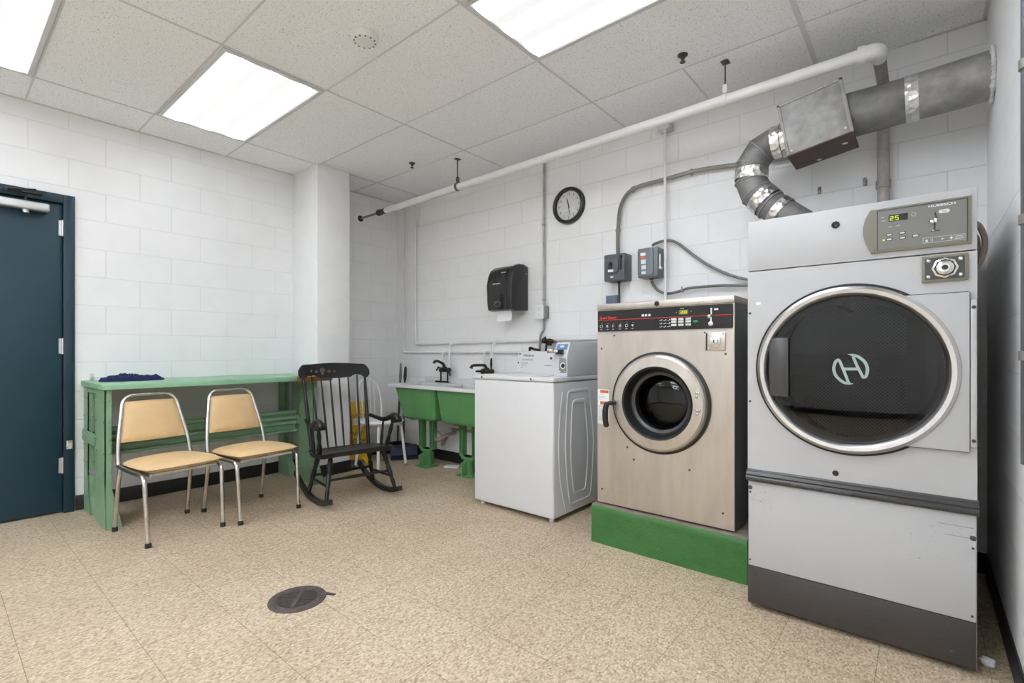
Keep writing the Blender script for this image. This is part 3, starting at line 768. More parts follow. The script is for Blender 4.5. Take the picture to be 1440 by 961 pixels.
b = B(); b.box(wx0, wx1, WY - .004, WY + .0035, 1.230, 1.358); cpb = build(b, 'panel_surround', 'steel', t)
b = B(); front(b, rrect(wx0 + .002, wx1 - .006, 1.2335, 1.3555, .006), WY - .004, .004); cp = build(b, 'control_panel', 'gloss_black', t)
PY = WY - .0082
b = B(); b.text('Speed Queen', .0205, (-1.466, PY, 1.3075), shear=.2, bold=.0006, sx=.95); b.box(-1.476, -.728, PY - .0004, PY, 1.2995, 1.3020); build(b, 'brand_lettering', 'red_ink', cp)
for i, x in enumerate((-1.4554, -1.4157, -1.3788, -1.3354, -1.2942, -1.2579)):
    b = B(); n = (12, 4, 3, 5, 6, 3)[i]; R = .0085
    pts = [(x + R * math.cos(2 * PI * k / n + i), 1.2650 + R * math.sin(2 * PI * k / n + i)) for k in range(n + (1 if i % 2 == 0 else 0))]
    b.stroke(pts, .0018, (0, PY, 0), UX, UZ, .0005)
    if i % 2: b.lathe([(.0035, 0), (.0035, .0005), (0, .0005)], (x, PY, 1.265), (0, -1, 0), 10, caps=False)
    b.box(x - .006, x + .006, PY - .0005, PY, 1.2455, 1.2475); b.lathe([(.0016, 0), (.0016, .0005), (0, .0005)], (x + .004, PY, 1.2805), (0, -1, 0), 8, caps=False)
    build(b, 'cycle_symbol', 'white_ink', cp)
for x in (-1.1952, -1.1765, -1.1566):
    b = B(); front(b, rrect(x - .0065, x + .0065, 1.3115, 1.3235, .002), PY, .0005); build(b, 'square_symbol', 'white_ink', cp)
b = B()
for i in range(3):
    for j in range(3): b.box(-1.098 + i * .022, -1.091 + i * .022 , PY - .0005, PY, 1.2485 + j * .0175, 1.2515 + j * .0175); b.box(-1.088 + i * .022, -1.084 + i * .022 , PY - .0005, PY, 1.2505 + j * .0175, 1.2555 + j * .0175)
build(b, 'dial_lettering', 'white_ink', cp)
b = B()
for q in ((-1.006, -1.0035), (-.928, -.9255)): b.lathe([(.002, 0), (.002, .0005), (0, .0005)], (q[0], PY, 1.325), (0, -1, 0), 8, caps=False)
b.text('WASH', .0065, (-.985, PY, 1.3415))
build(b, 'display_lettering', 'white_ink', cp)
b = B(); b.box(-.812, -.792, PY - .0005, PY, 1.327, 1.3345); build(b, 'price_label', 'white_ink', cp)
b = B(); b.box(-.992, -.9427, PY - .0008, PY, 1.3125, 1.336); ds = build(b, 'display', 'led_bg', cp)
b = B()
for k, ch in enumerate('200'): seg7(b, ch, -.9815 + k * .0115, 1.3165, .0085, .0155, PY - .0008, .0018)
build(b, 'display_digits', 'led', cp)
for x in (-1.0195, -.9816, -.9427):
    for z in (1.2892, 1.2754, 1.2585):
        b = B(); b.box(x - .0145, x + .0145, PY - .002, PY, z - .0058, z + .0058, .001); build(b, 'button', 'btn', cp)
b = B(); front(b, rrect(-.917, -.894, 1.2685, 1.280, .0055), PY, .0015); build(b, 'start_button', 'green_btn', cp)
b = B(); b.box(-.8295, -.8215, PY - .004, PY, 1.305, 1.338, .001); b.ball((-.835, PY - .004, 1.296), .010, (1, .7, 1)); b.box(-.831, -.823, PY - .002, PY, 1.262, 1.292, .001); b.lathe([(.012, 0), (.012, .003), (.006, .005), (0, .005)], (-.8285, PY, 1.259), (0, -1, 0), 16, caps=False); build(b, 'coin_slot', 'alu', cp)
# coin vault
b = B(); b.box(-.856, -.757, WY - .016, WY - .006, 1.122, 1.214, .002); cv = build(b, 'coin_vault', 'steel', t)
b = B(); b.box(-.8505, -.843, WY - .0165, WY - .0155, 1.124, 1.212); build(b, 'vault_gap', 'black', cv)
b = B(); front(b, rrect(-.828, -.778, 1.144, 1.194, .012), WY - .016, .012, .002); b.lathe([(.019, 0), (.018, .014), (.012, .016), (0, .016)], (-.803, WY - .028, 1.169), (0, -1, 0), 20, caps=False); build(b, 'vault_lock', 'chrome', cv)
screws(cv, [(-.838, 1.203), (-.765, 1.205), (-.838, 1.132), (-.765, 1.133)], WY - .016, .005, m='chrome')
b = B(); b.box(-.806, -.800, WY - .0446, WY - .0438, 1.162, 1.176); build(b, 'keyhole', 'black', cv)
# porthole door
b = B(); b.ring([(.198, 0), (.277, 0), (.277, .010), (.262, .016), (.198, .016)], (WCX, WY - .006, WCZ), (0, -1, 0), 80); dg = build(b, 'door_gasket', 'rubber', t)
b = B(); b.ring([(.197, .014), (.1945, .038), (.1985, .0435), (.247, .0395), (.257, .033), (.2625, .022), (.2645, .014)], (WCX, WY - .006, WCZ), (0, -1, 0), 96); dd = build(b, 'door', 'steel', t, angle=22)
b = B(); b.lathe([(.196, .050), (.188, .046), (.180, .03), (.176, -.02), (.158, -.03), (.155, -.09), (.150, -.1)], (WCX, WY - .006, WCZ), (0, -1, 0), 64, caps=False); build(b, 'door_bellows', 'rubber', dd)
b = B(); b.ring([(.150, -.03), (.172, -.024), (.176, -.016), (.165, -.012), (.150, -.018)], (WCX, WY - .006, WCZ), (0, -1, 0), 64); build(b, 'glass_rim', 'dark_trim', dd)
b = B(); b.lathe([(.155, -.09), (.150, -.07), (.12, -.055), (.07, -.045), (0, -.042)], (WCX, WY - .006, WCZ), (0, -1, 0), 48, caps=False); build(b, 'door_glass', 'glass_wash', dd)
b = B(); b.lathe([(.165, .10), (.25, .12), (.25, .42), (0, .42)], (WCX, WY - .006, WCZ), (0, 1, 0), 40, caps=False); build(b, 'drum', 'drum', t)
b = B(); b.tube(crom([(-1.352, WY - .065, .828), (-1.375, WY - .085, .820), (-1.383, WY - .09, .785), (-1.384, WY - .088, .73), (-1.380, WY - .082, .69)], 6), [.012] * 6 + [.016] * 6 + [.017] * 6 + [.016] * 6 + [.010], 12); b.cyl((-1.352, WY - .02, .826), (-1.352, WY - .072, .826), .014); build(b, 'door_handle', 'black', dd)
screws(dd, [(-.886, .905), (-.886, .886), (-.884, .817), (-.884, .798), (-.874, .905), (-.872, .817)], WY - .049, .007, .006, 'chrome', 'hinge_bolt')
b = B(); b.box(-1.4805, -1.407, WY - .0068, WY - .0058, .692, .895, .0004); wl = build(b, 'warning_label', 'tag', t)
b = B()
for (z0, z1) in ((.874, .891), (.806, .825)):
    b = B(); b.box(-1.464, -1.411, WY - .0073, WY - .0066, z0, z1); build(b, 'label_bar', 'orange_ink', wl)
b = B(); b.text('WARNING', .0115, (-1.457, WY - .0074, .8785), th=.0004, sx=.95); b.text('WARNING', .0115, (-1.457, WY - .0074, .8110), th=.0004, sx=.95)
b.text('!', .012, (-1.4735, WY - .0068, .8785), th=.0004)
for k in range(18):
    z = .862 - k * .0088 if k < 4 else .797 - (k - 4) * .0068
    b.box(-1.474, -1.474 + random.uniform(.035, .06), WY - .0071, WY - .0066, z, z + .0016)
build(b, 'label_lettering', 'grey_ink', wl)

# ------------------------------------------------------------------ top load washer
X0, X1, Y0, Y1, ZT = -2.545, -1.825, 2.590, 3.22, .948
t = thing('top_load_washer', 'white top loading washing machine with coin meter beside the green sink', 'washing machine', (-2.185, 2.905, 0))
b = B(); b.box(X0 + .004, X1 - .004, Y0 + .003, Y1, .03, .915, .014, 4)
for fx in (X0 + .05, X1 - .05):
    for fy in (Y0 + .05, Y1 - .05): b.cyl((fx, fy, 0), (fx, fy, .032), .018, seg=12)
cabinet = build(b, 'cabinet', 'enamel2', t)
xs = X1 - .0045
def sidepath(pts, r):
    b.tube(crom([(xs, p[0], p[1]) for p in pts], 6, True), r, 8, closed=True)
b = B()
out = fillet([(xs, 2.90, .852), (xs, 3.035, .852), (xs, 3.075, .66), (xs, 3.10, .48), (xs, 3.085, .28), (xs, 3.05, .085), (xs, 2.92, .085), (xs, 2.79, .083), (xs, 2.752, .28), (xs, 2.738, .48), (xs, 2.745, .66), (xs, 2.765, .850), (xs, 2.90, .852)], .035)
b.tube(out, .012, 8)
inn = fillet([(xs, 2.90, .778), (xs, 2.975, .778), (xs, 3.005, .62), (xs, 3.022, .46), (xs, 3.012, .30), (xs, 2.985, .145), (xs, 2.91, .145), (xs, 2.84, .150), (xs, 2.812, .30), (xs, 2.803, .46), (xs, 2.808, .62), (xs, 2.825, .776), (xs, 2.90, .778)], .03)
b.tube(inn, .014, 8)
b.tube(crom([(xs, 2.700, .848), (xs, 2.668, .66), (xs, 2.658, .48), (xs, 2.678, .26), (xs, 2.738, .055)], 6), .011, 8)
b.xform(Matrix.Translation((xs, 0, 0)) @ Matrix.Diagonal((.45, 1, 1, 1)) @ Matrix.Translation((-xs, 0, 0)))
build(b, 'embossed_rib', 'enamel2', cabinet)
b = B(); b.box(X0, X1, Y0, Y1, .917, ZT, .009, 3); tp = build(b, 'top_cover', 'enamel2', t)
screws(tp, [(X0 + .085, .933), (X1 - .185, .933)], Y0, .008, .004)
b = B(); b.box(X0 + .06, X1 - .14, Y0 + .07, 3.05, ZT, ZT + .004, .0015); build(b, 'lid', 'enamel2', t)
# console (left) and coin meter (right)
b = B()
b.prism([(3.070, ZT), (3.100, 1.116), (3.112, 1.120), (3.205, 1.120), (3.205, ZT)], (X0 + .012, 0, 0), (0, 1, 0), UZ, .645, .003)
cn = build(b, 'console', 'enamel2', t)
nz_ = Vector((0, .03, .168)).normalized()
def con(z): return 3.070 + .03 * (z - ZT) / .168 - .0008
b = B(); b.text('Whirlpool', .026, (-2.480, con(1.078), 1.078), uy=nz_, shear=.25, bold=.0006); b.text('COMMERCIAL', .018, (-2.488, con(1.046), 1.046), uy=nz_)
for k in range(3): b.text(('Load clothes.', 'Add soap.', 'Start.')[k], .0125, (-2.488, con(1.02 - k * .016), 1.022 - k * .016), uy=nz_)
build(b, 'console_lettering', 'grey_ink', cn)
for (x, z) in ((X0 + .032, 1.098), (X0 + .026, 1.028)):
    b = B(); b.lathe([(.007, 0), (.007, .003), (0, .003)], (x, con(z), z), (0, -1, 0), 10, caps=False); build(b, 'screw', 'dark_trim', cn)
b = B()
for k in range(4): b.box(-2.255 + k * .018, -2.246 + k * .018, con(1.008) - .002, con(1.008) + .002, 1.006, 1.011)
build(b, 'dotted_mark', 'dark_trim', cn)
b = B(); b.lathe([(.010, 0), (.009, .006), (0, .007)], (-2.20, con(1.065), 1.065), (0, -1, 0), 12, caps=False); build(b, 'console_lock', 'dark_trim', cn)
mx0, mx1 = -1.940, -1.829
b = B(); b.prism([(2.752, ZT + .001), (2.752, 1.085), (2.788, 1.172), (2.800, 1.182), (3.205, 1.188), (3.205, ZT + .001)], (mx0, 0, 0), (0, 1, 0), UZ, mx1 - mx0, .003)
mt = build(b, 'coin_meter', 'wash_meter', t)
sl = Vector((0, .036, .087)).normalized()
b = B(); T = Matrix.Translation((mx0 + .01, 2.7705 - .001, 1.130)); b.prism([(0, .002), (.086, .002), (.086, .042), (0, .042)], (mx0 + .012, 2.770, 1.128), UX, sl, .002); mp_ = build(b, 'meter_display', 'blue_panel', mt)
b = B(); b.prism([(.02, .018), (.05, .018), (.05, .032), (.02, .032)], (mx0 + .02, 2.768, 1.128), UX, sl, .0025); b.text('PUSH', .010, (mx0 + .062, 2.7765, 1.146), uy=sl, th=.002); build(b, 'display_window', 'white_ink', mt)
b = B(); b.box(mx0 + .005, mx0 + .07, 2.70, 2.78, 1.108, 1.128, .006); b.box(mx0 - .015, mx0 + .035, 2.69, 2.72, 1.106, 1.136, .008); cs = build(b, 'coin_slide', 'chrome_old', mt)
b = B(); b.box(mx0 + .04, mx0 + .085, 2.715, 2.752, 1.10, 1.132, .004); build(b, 'slide_slot', 'black', mt)
b = B(); b.box(mx0 + .047, mx1 - .006, 2.748, 2.753, .974, 1.072, .002); lp = build(b, 'vault_plate', 'grey_plate', mt)
b = B(); b.ring([(.016, 0), (.024, 0), (.022, .004), (.016, .004)], (-1.858, 2.748, 1.022), (0, -1, 0), 24); build(b, 'lock_ring', 'chrome', mt)
screws(mt, [(-1.885, .982), (-1.842, .982), (-1.885, 1.064)], 2.748, .005, m='chrome')
b = B(); b.lathe([(.012, 0), (.012, .004), (0, .005)], (-1.858, 2.748, 1.022), (0, -1, 0), 16, caps=False); build(b, 'vault_lock', 'black', mt)

# ------------------------------------------------------------------ laundry sink
t = thing('laundry_sink', 'green double basin laundry sink with white rim against the block wall', 'sink', (-3.4, 3.15, 0))
RX0, RX1, RY0, RY1, RZ0, RZ1 = -4.035, -2.755, 2.915, 3.395, .770, .802
B1 = (-3.985, -3.405); B2 = (-3.375, -2.800); BY = (2.945, 3.285)
b = B()
b.box(RX0, RX1, RY0, BY[0] + .012, RZ0, RZ1, .005); b.box(RX0, RX1, BY[1] - .012, RY1, RZ0, RZ1 + .004, .005)
b.box(RX0, B1[0] + .012, BY[0] + .010, BY[1] - .010, RZ0, RZ1 - .001, .002); b.box(B1[1] - .012, B2[0] + .012, BY[0] + .010, BY[1] - .010, RZ0, RZ1 - .001, .002); b.box(B2[1] - .012, RX1, BY[0] + .010, BY[1] - .010, RZ0, RZ1 - .001, .002)
b.box(RX0, RX1, RY1 - .012, RY1, RZ1, RZ1 + .05, .004)
build(b, 'rim', 'sink_white', t)
def basin(xa, xb, shrinkL, shrinkR):
    b = B()
    top = [(xa, BY[0]), (xb, BY[0]), (xb, BY[1]), (xa, BY[1])]; zb = .468
    bot = [(xa + shrinkL, BY[0] + .035), (xb - shrinkR, BY[0] + .035), (xb - shrinkR, BY[1] - .03), (xa + shrinkL, BY[1] - .03)]
    def loft(A, za, Bq, zb_, lid):
        va = [b.bm.verts.new((x, y, za)) for x, y in A]; vb = [b.bm.verts.new((x, y, zb_)) for x, y in Bq]
        fs = [b.bm.faces.new((va[k], va[(k + 1) % 4], vb[(k + 1) % 4], vb[k])) for k in range(4)]
        fs.append(b.bm.faces.new(vb)); 
        es = list(set(e for f in fs for e in f.edges if not all(v in va for v in e.verts)))
        bmesh.ops.bevel(b.bm, geom=es, offset=.035, segments=4, profile=.5, affect='EDGES')
    loft(top, RZ0 + .002, bot, zb, False)
    o = build(b, 'basin', 'sink_green', t)
    b = B()
    q = .014
    topi = [(xa + q, BY[0] + q), (xb - q, BY[0] + q), (xb - q, BY[1] - q), (xa + q, BY[1] - q)]
    boti = [(bot[0][0] + q, bot[0][1] + q), (bot[1][0] - q, bot[1][1] + q), (bot[2][0] - q, bot[2][1] - q), (bot[3][0] + q, bot[3][1] - q)]
    loft(topi, RZ0 + .003, boti, zb + q, False)
    build(b, 'basin_lining', 'sink_white', o)
    b = B(); b.cyl((xa + .17, 3.05, zb - .012), (xa + .17, 3.05, zb + .002), .03); build(b, 'drain_boss', 'sink_green', o)
basin(*B1, .095, .03); basin(*B2, .03, .10)
for cx in (-3.715, -3.145):
    b = B(); w = .080
    for q in (-w, w):
        b.prism([(-.017, .17), (.017, .17), (.020, .30), (.027, .47), (-.027, .47), (-.020, .30)], (cx + q, 3.135, 0), UX, UZ, .018); b.box(cx + q - .006, cx + q + .006, 3.117, 3.19, .17, .47)
    b.tube([(cx - w, 3.125, .19), (cx - w + .02, 3.125, .155), (cx, 3.125, .150), (cx + w - .02, 3.125, .155), (cx + w, 3.125, .19)], .016, 8)
    b.prism([(-.075, .012), (.075, .012), (.052, .04), (.036, .15), (-.036, .15), (-.052, .04)], (cx, 3.14, 0), UX, UZ, .03)
    b.box(cx - .01, cx + .01, 3.05, 3.22, .012, .13, .003)
    b.box(cx - .09, cx + .09, 3.06, 3.21, 0, .013, .004)
    build(b, 'leg', 'sink_green', t)
b = B()
for x in (-3.65,): 
    b.tube(fillet([(x, 3.15, .47), (x, 3.15, .30), (x + .04, 3.18, .25), (x + .10, 3.22, .30), (x + .10, 3.36, .32)], .04), .02, 10)
b.tube([(-3.60, 3.36, .345), (-2.75, 3.36, .36)], .012, 8); b.tube(crom([(-3.66, 3.20, .34), (-3.58, 3.22, .30), (-3.62, 3.25, .2), (-3.57, 3.27, .28)]), .012, 8)
build(b, 'drain_pipe', 'cable_brown', t)

def faucet(cx, z, spout, label, handles):
    t = thing('faucet', label, 'faucet', (cx, 3.33, z - .125), 0, 'faucets over the laundry sink')
    b = B(); b.tube([(cx - .062, 3.325, z), (cx + .062, 3.325, z)], .019, 12); b.ball((cx - .055, 3.325, z), .027); b.ball((cx + .055, 3.325, z), .027); b.ball((cx, 3.32, z + .01), .03); build(b, 'valve_body', 'brass_dark', t)
    b = B(); b.tube(spout, [.013] * (len(spout) - 2) + [.015, .018], 10); build(b, 'spout', 'brass_dark', t)
    for q in (-.05, .05):
        b = B(); b.cyl((cx + q, 3.315, z - .005), (cx + q, 3.315, z - .122), .008, seg=10); b.lathe([(.02, 0), (.02, .006), (.008, .012)], (cx + q, 3.315, z - .1250), (0, 0, 1), 14); b.tube([(cx + q, 3.315, z - .115), (cx + q - .022, 3.26, z - .112)], .009, 8); build(b, 'support_leg', 'brass_dark', t)
    for h in handles:
        b = B(); b.tube(h, [.007, .011, .008], 8); build(b, 'handle', 'brass_dark', t)
    for q, zz in ((-.052, 1.11), (.052, 1.195)):
        b = B(); b.tube(fillet([(cx + q, 3.384, zz), (cx + q, 3.345, zz - .004), (cx + q, 3.335, zz - .06), (cx + q, 3.33, z + .01)], .03), .010, 10); build(b, 'supply_pipe', 'pipe_white', t)
faucet(-3.664, .932, crom([(-3.664, 3.32, .94), (-3.664, 3.31, .985), (-3.676, 3.288, 1.005), (-3.694, 3.262, 1.02), (-3.712, 3.238, 1.022), (-3.720, 3.228, 1.0)], 4), 'dark old faucet with upturned spout over the left sink basin',
       [[(-3.714, 3.325, .945), (-3.735, 3.30, .96), (-3.755, 3.29, .925)], [(-3.612, 3.325, .94), (-3.585, 3.31, .92), (-3.565, 3.30, .88)]])
faucet(-3.09, .932, crom([(-3.09, 3.32, .94), (-3.09, 3.30, .985), (-3.105, 3.275, .992), (-3.15, 3.235, .992), (-3.172, 3.21, .985), (-3.178, 3.203, .962)], 4), 'dark straight spouted faucet just behind the top loading washer',
       [[(-3.14, 3.325, .935), (-3.155, 3.28, .935), (-3.165, 3.25, .935)], [(-3.038, 3.325, .95), (-3.036, 3.32, 1.0), (-3.034, 3.32, 1.055)]])

# ------------------------------------------------------------------ wall piping
def pipe_thing(name, label, cat, pts, r, m, rad=.03, clips=None, group=None, cm='conduit'):
    t = thing(name, label, cat, pts[0], 0, group)
    b = B(); b.tube(fillet(pts, rad, 6), r, 12); build(b, 'pipe_run' if 'pipe' in name else 'run', m, t)
    for c in (clips or []):
        b = B(); b.ring([(r, -.008), (r + .004, -.008), (r + .004, .008), (r, .008)], c[0], c[1], 16); build(b, 'clip', cm, t)
    return t
Yp = 3.398
pipe_thing('water_pipe', 'white painted water pipe nearest the corner, turning low along the wall', 'pipe', [(-4.425, Yp, ZC - .006), (-4.42, Yp, 1.108), (-1.56, Yp, 1.112)], .0115, 'pipe_white', .03, [((-4.423, Yp, 2.0), (0, 0, 1)), ((-3.38, Yp, 1.11), (1, 0, 0))], 'white water pipes on the block wall', 'pipe_white')
pipe_thing('water_pipe', 'white painted water pipe second from the corner, turning higher along the wall', 'pipe', [(-4.222, Yp, ZC - .006), (-4.212, Yp, 1.195), (-1.56, Yp, 1.222)], .0115, 'pipe_white', .03, [((-4.216, Yp, 2.0), (0, 0, 1)), ((-2.9, Yp, 1.207), (1, 0, 0))], 'white water pipes on the block wall', 'pipe_white')
# sprinkler main
t = thing('ceiling_pipe', 'long white pipe hung below the ceiling along the block wall', 'pipe', (-2.4, 2.95, 2.50))
b = B(); b.tube([(-4.12, 2.95, 2.527), (-.235, 2.95, 2.572)], .0295, 16); build(b, 'pipe_run', 'pipe_white', t)
b = B(); b.tube(fillet([(-.245, 2.95, 2.572), (-.172, 2.95, 2.573), (-.172, 3.03, 2.573)], .045, 8), .037, 16); b.ring([(.03, -.016), (.042, -.016), (.042, .016), (.03, .016)], (-.235, 2.95, 2.572), (1, 0, 0), 20); build(b, 'elbow', 'pipe_white', t)
b = B(); b.tube(fillet([(-.172, 3.02, 2.573), (-.172, 3.355, 2.573), (-.172, 3.355, .02)], .05), .0275, 14); b.ring([(.026, -.02), (.034, -.02), (.034, .02), (.026, .02)], (-.172, 3.355, 2.03), (0, 0, 1), 18); build(b, 'riser', 'pipe_grey', t)
b = B(); b.tube([(XL + .006, 2.95, 2.524), (-4.14, 2.95, 2.527)], .011, 10); build(b, 'thin_pipe', 'conduit', t)
b = B(); b.tube([(-4.26, 2.95, 2.525), (-4.25, 2.95, 2.525), (-4.20, 2.95, 2.526), (-4.19, 2.95, 2.526), (-4.12, 2.95, 2.526)], [.02, .031, .031, .024, .03], 12); build(b, 'coupling', 'iron', t)
b = B(); b.lathe([(.032, 0), (.032, .006), (.018, .016), (.012, .016)], (XL + .0005, 2.95, 2.524), (1, 0, 0), 20); build(b, 'wall_flange', 'black', t)
for hx, hz, m, lab in ((-3.09, 2.541, 'iron', 'dark short pipe hanger near the far end of the white ceiling pipe'), (-.877, 2.566, 'rust', 'rusty rod pipe hanger above the gap between washer and dryer')):
    t = thing('pipe_hanger', lab, 'hanger', (hx, 2.95, hz - .04), 0, 'hangers of the ceiling pipe')
    b = B(); b.cyl((hx, 2.95, hz + .05), (hx, 2.95, ZC - .006), .005, seg=8); build(b, 'rod', m, t)
    b = B(); b.box(hx - .02, hx + .02, 2.925, 2.975, ZC - .008, ZC - .004, .001); build(b, 'ceiling_plate', 'iron', t)
    b = B(); b.box(hx - .012, hx + .012, 2.938, 2.962, hz + .035, hz + .085, .004); b.ring([(.0305, -.012), (.034, -.012), (.034, .012), (.0305, .012)], (hx, 2.95, hz - .0005), (1, 0, .0116), 24); build(b, 'clevis', 'pipe_white' if m == 'rust' else m, t)

# ------------------------------------------------------------------ sprinklers, smoke detector
for x, y, lab in ((-3.47, 2.76, 'small dark sprinkler head near the far ceiling corner'), (-1.04, 2.73, 'small dark sprinkler head beside the rusty pipe hanger')):
    t = thing('sprinkler_head', lab, 'sprinkler', (x, y, ZC - .06), 0, 'ceiling sprinkler heads')
    b = B(); b.lathe([(.028, 0), (.027, -.005), (.017, -.009), (.012, -.009)], (x, y, ZC - .0005), (0, 0, 1), 24); build(b, 'escutcheon', 'iron', t)
    b = B(); b.lathe([(.012, -.008), (.011, -.022), (.006, -.027), (.006, -.038), (.016, -.040), (.016, -.043), (0, -.044)], (x, y, ZC), (0, 0, 1), 16); build(b, 'nozzle', 'iron', t)
t = thing('smoke_detector', 'round white smoke detector at the top edge of the photo', 'smoke detector', (-2.215, 1.60 - .02, ZC - .04))
b = B(); b.lathe([(.07, 0), (.07, -.014), (.06, -.032), (.035, -.04), (0, -.04)], (-2.26, 1.485, ZC - .0005), (0, 0, 1), 32); build(b, 'housing', 'pipe_white', t)
b = B()
for k in range(12):
    a = 2 * PI * k / 12; b.box(-.004, .004, .046, .058, -.036, -.028, mtx=Matrix.Translation((-2.26, 1.485, ZC)) @ Matrix.Rotation(a, 4, 'Z'))
build(b, 'vent_slots', 'dark_trim', t)

# ------------------------------------------------------------------ exhaust duct
t = thing('exhaust_duct', 'dusty grey exhaust duct from the dryer to the right wall with a square box', 'duct', (-.3, 3.09, 1.684))
DYc = 3.09
c0 = Vector((-.441, 3.085, 2.332))
Rb = Matrix.Translation(c0) @ Matrix.Rotation(-math.radians(10.0), 4, 'Y')
b = B(); b.box(-.143, .143, -.118, .118, -.141, .141, .003, mtx=Rb); 
b.box(-.15, .15, -.123, -.113, .132, .147, .002, mtx=Rb); b.box(.134, .150, -.123, -.113, -.147, .147, .002, mtx=Rb); b.box(-.150, -.137, -.123, -.113, -.147, .147, .002, mtx=Rb)
bx = build(b, 'plenum_box', 'duct', t)
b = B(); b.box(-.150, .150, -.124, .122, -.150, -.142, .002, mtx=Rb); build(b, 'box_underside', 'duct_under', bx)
b = B()
for (x, z) in ((.12, -.115), (-.125, -.125)): b.lathe([(.006, 0), (.006, .008), (0, .008)], Rb @ Vector((x, -.118, z)), (0, -1, 0), 8, caps=False)
b.ball(Rb @ Vector((.10, -.02, -.153)), .010, (1.4, 1, .4)); b.ball(Rb @ Vector((-.03, .08, -.153)), .010, (1.2, 1, .4)); build(b, 'screws', 'putty', bx)
b = B(); b.tube([(-.32, DYc, 2.345), (-.045, DYc, 2.352)], [.112, .104], 36); build(b, 'duct_section', 'duct_dark', t)
b = B(); b.tube([(-.05, DYc, 2.352), (XR - .001, DYc, 2.366)], .107, 36); build(b, 'duct_section', 'duct', t)
b = B(); b.tube([(-.072, DYc, 2.3515), (-.022, DYc, 2.353)], .1095, 36); build(b, 'foil_tape', 'foil', t)
b = B()
for k in range(40):
    a = 2 * PI * k / 40; r = random.uniform(.009, .017); b.ball((XR - .008, DYc + .112 * math.cos(a), 2.366 + .112 * math.sin(a)), r, (.8, 1, 1), 8, 6)
build(b, 'wall_putty', 'putty', t)
path = [Vector((-.575, DYc, 2.305)), Vector((-.655, DYc, 2.300)), Vector((-.722, DYc, 2.272)), Vector((-.768, DYc, 2.205)), Vector((-.774, DYc, 2.11)), Vector((-.745, DYc, 2.035)), Vector((-.672, DYc, 1.952)), Vector((-.58, DYc, 1.872)), Vector((-.515, DYc, 1.815)), Vector((-.475, DYc, 1.765)), Vector((-.47, DYc, 1.72)), Vector((-.47, DYc, 1.687))]
b = B(); b.tube(path, [.083, .083, .086, .086, .084, .087,   .082, .080, .080, .080, .080, .080], 28); el = build(b, 'duct_elbow', 'duct_dark', t, angle=18)
def band(p, q, r):
    b = B(); b.tube([p, q], r, 28, caps=False); b.tube([q, p], r - .004, 28, caps=False); return build(b, 'foil_tape', 'foil', t)
band(path[0] + Vector((-.006, 0, 0)), path[0] + Vector((-.036, 0, -.002)), .094); band(path[0] + Vector((-.042, 0, -.002)), path[1] + Vector((-.006, 0, 0)), .0885)
band(Vector((-.770, DYc, 2.178)), Vector((-.774, DYc, 2.118)), .0895)
band(path[5].lerp(path[6], .25), path[5].lerp(path[6], .82), .0895); band(path[6].lerp(path[7], .35), path[6].lerp(path[7], .72), .086)
b = B()
for i in (2, 3, 4, 5, 6):
    tt = (path[i + 1] - path[i - 1]).normalized(); b.ring([(.083, -.004), (.0895, -.002), (.0895, .002), (.083, .004)], path[i], tt, 28)
build(b, 'elbow_seams', 'duct', el)

# ------------------------------------------------------------------ wall clock
cx, cz, R = -2.248, 2.322, .152
t = thing('wall_clock', 'round black rimmed wall clock on the white block wall', 'clock', (cx, YB - .02, cz - R))
b = B(); b.ring([(.119, .012), (.122, .032), (.134, .040), (.147, .034), (.152, .018), (.152, .0005), (.119, .0005)], (cx, YB, cz), (0, -1, 0), 64); build(b, 'rim', 'black', t)
b = B(); b.lathe([(.121, 0), (.121, .014), (0, .014)], (cx, YB - .0005, cz), (0, -1, 0), 48, caps=False); fc = build(b, 'clock_face', 'clock_face', t)
b = B()
for h in range(1, 13):
    a = PI / 2 - h * PI / 6; b.text(str(h), .030, (cx + .096 * math.cos(a), YB - .0150, cz + .096 * math.sin(a) - .011), align='CENTER', th=.0006)
for k in range(60):
    a = 2 * PI * k / 60; r0 = .113; b.stroke([(cx + r0 * math.cos(a), cz + r0 * math.sin(a)), (cx + .117 * math.cos(a), cz + .117 * math.sin(a))], .0012, (0, YB - .0146, 0), UX, UZ, .0005)
build(b, 'numerals', 'dark_trim', fc)
def hand(n, ang, L, w, y):
    b = B(); a = PI / 2 - math.radians(ang); dx, dz = math.cos(a), math.sin(a)
    b.stroke([(cx - dx * .02, cz - dz * .02), (cx + dx * L * .6, cz + dz * L * .6), (cx + dx * L, cz + dz * L)], [w, w, w * .3], (0, y, 0), UX, UZ, .001); build(b, n, 'black', t)
hand('hour_hand', 344, .070, .009, YB - .016); hand('minute_hand', 170, .096, .006, YB - .0175); hand('second_hand', 182, .09, .002, YB - .019)
b = B(); b.lathe([(.120, .0), (.10, .005), (.05, .009), (0, .010)], (cx, YB - .022, cz), (0, -1, 0), 40, caps=False); build(b, 'crystal', 'glass_clear', t)

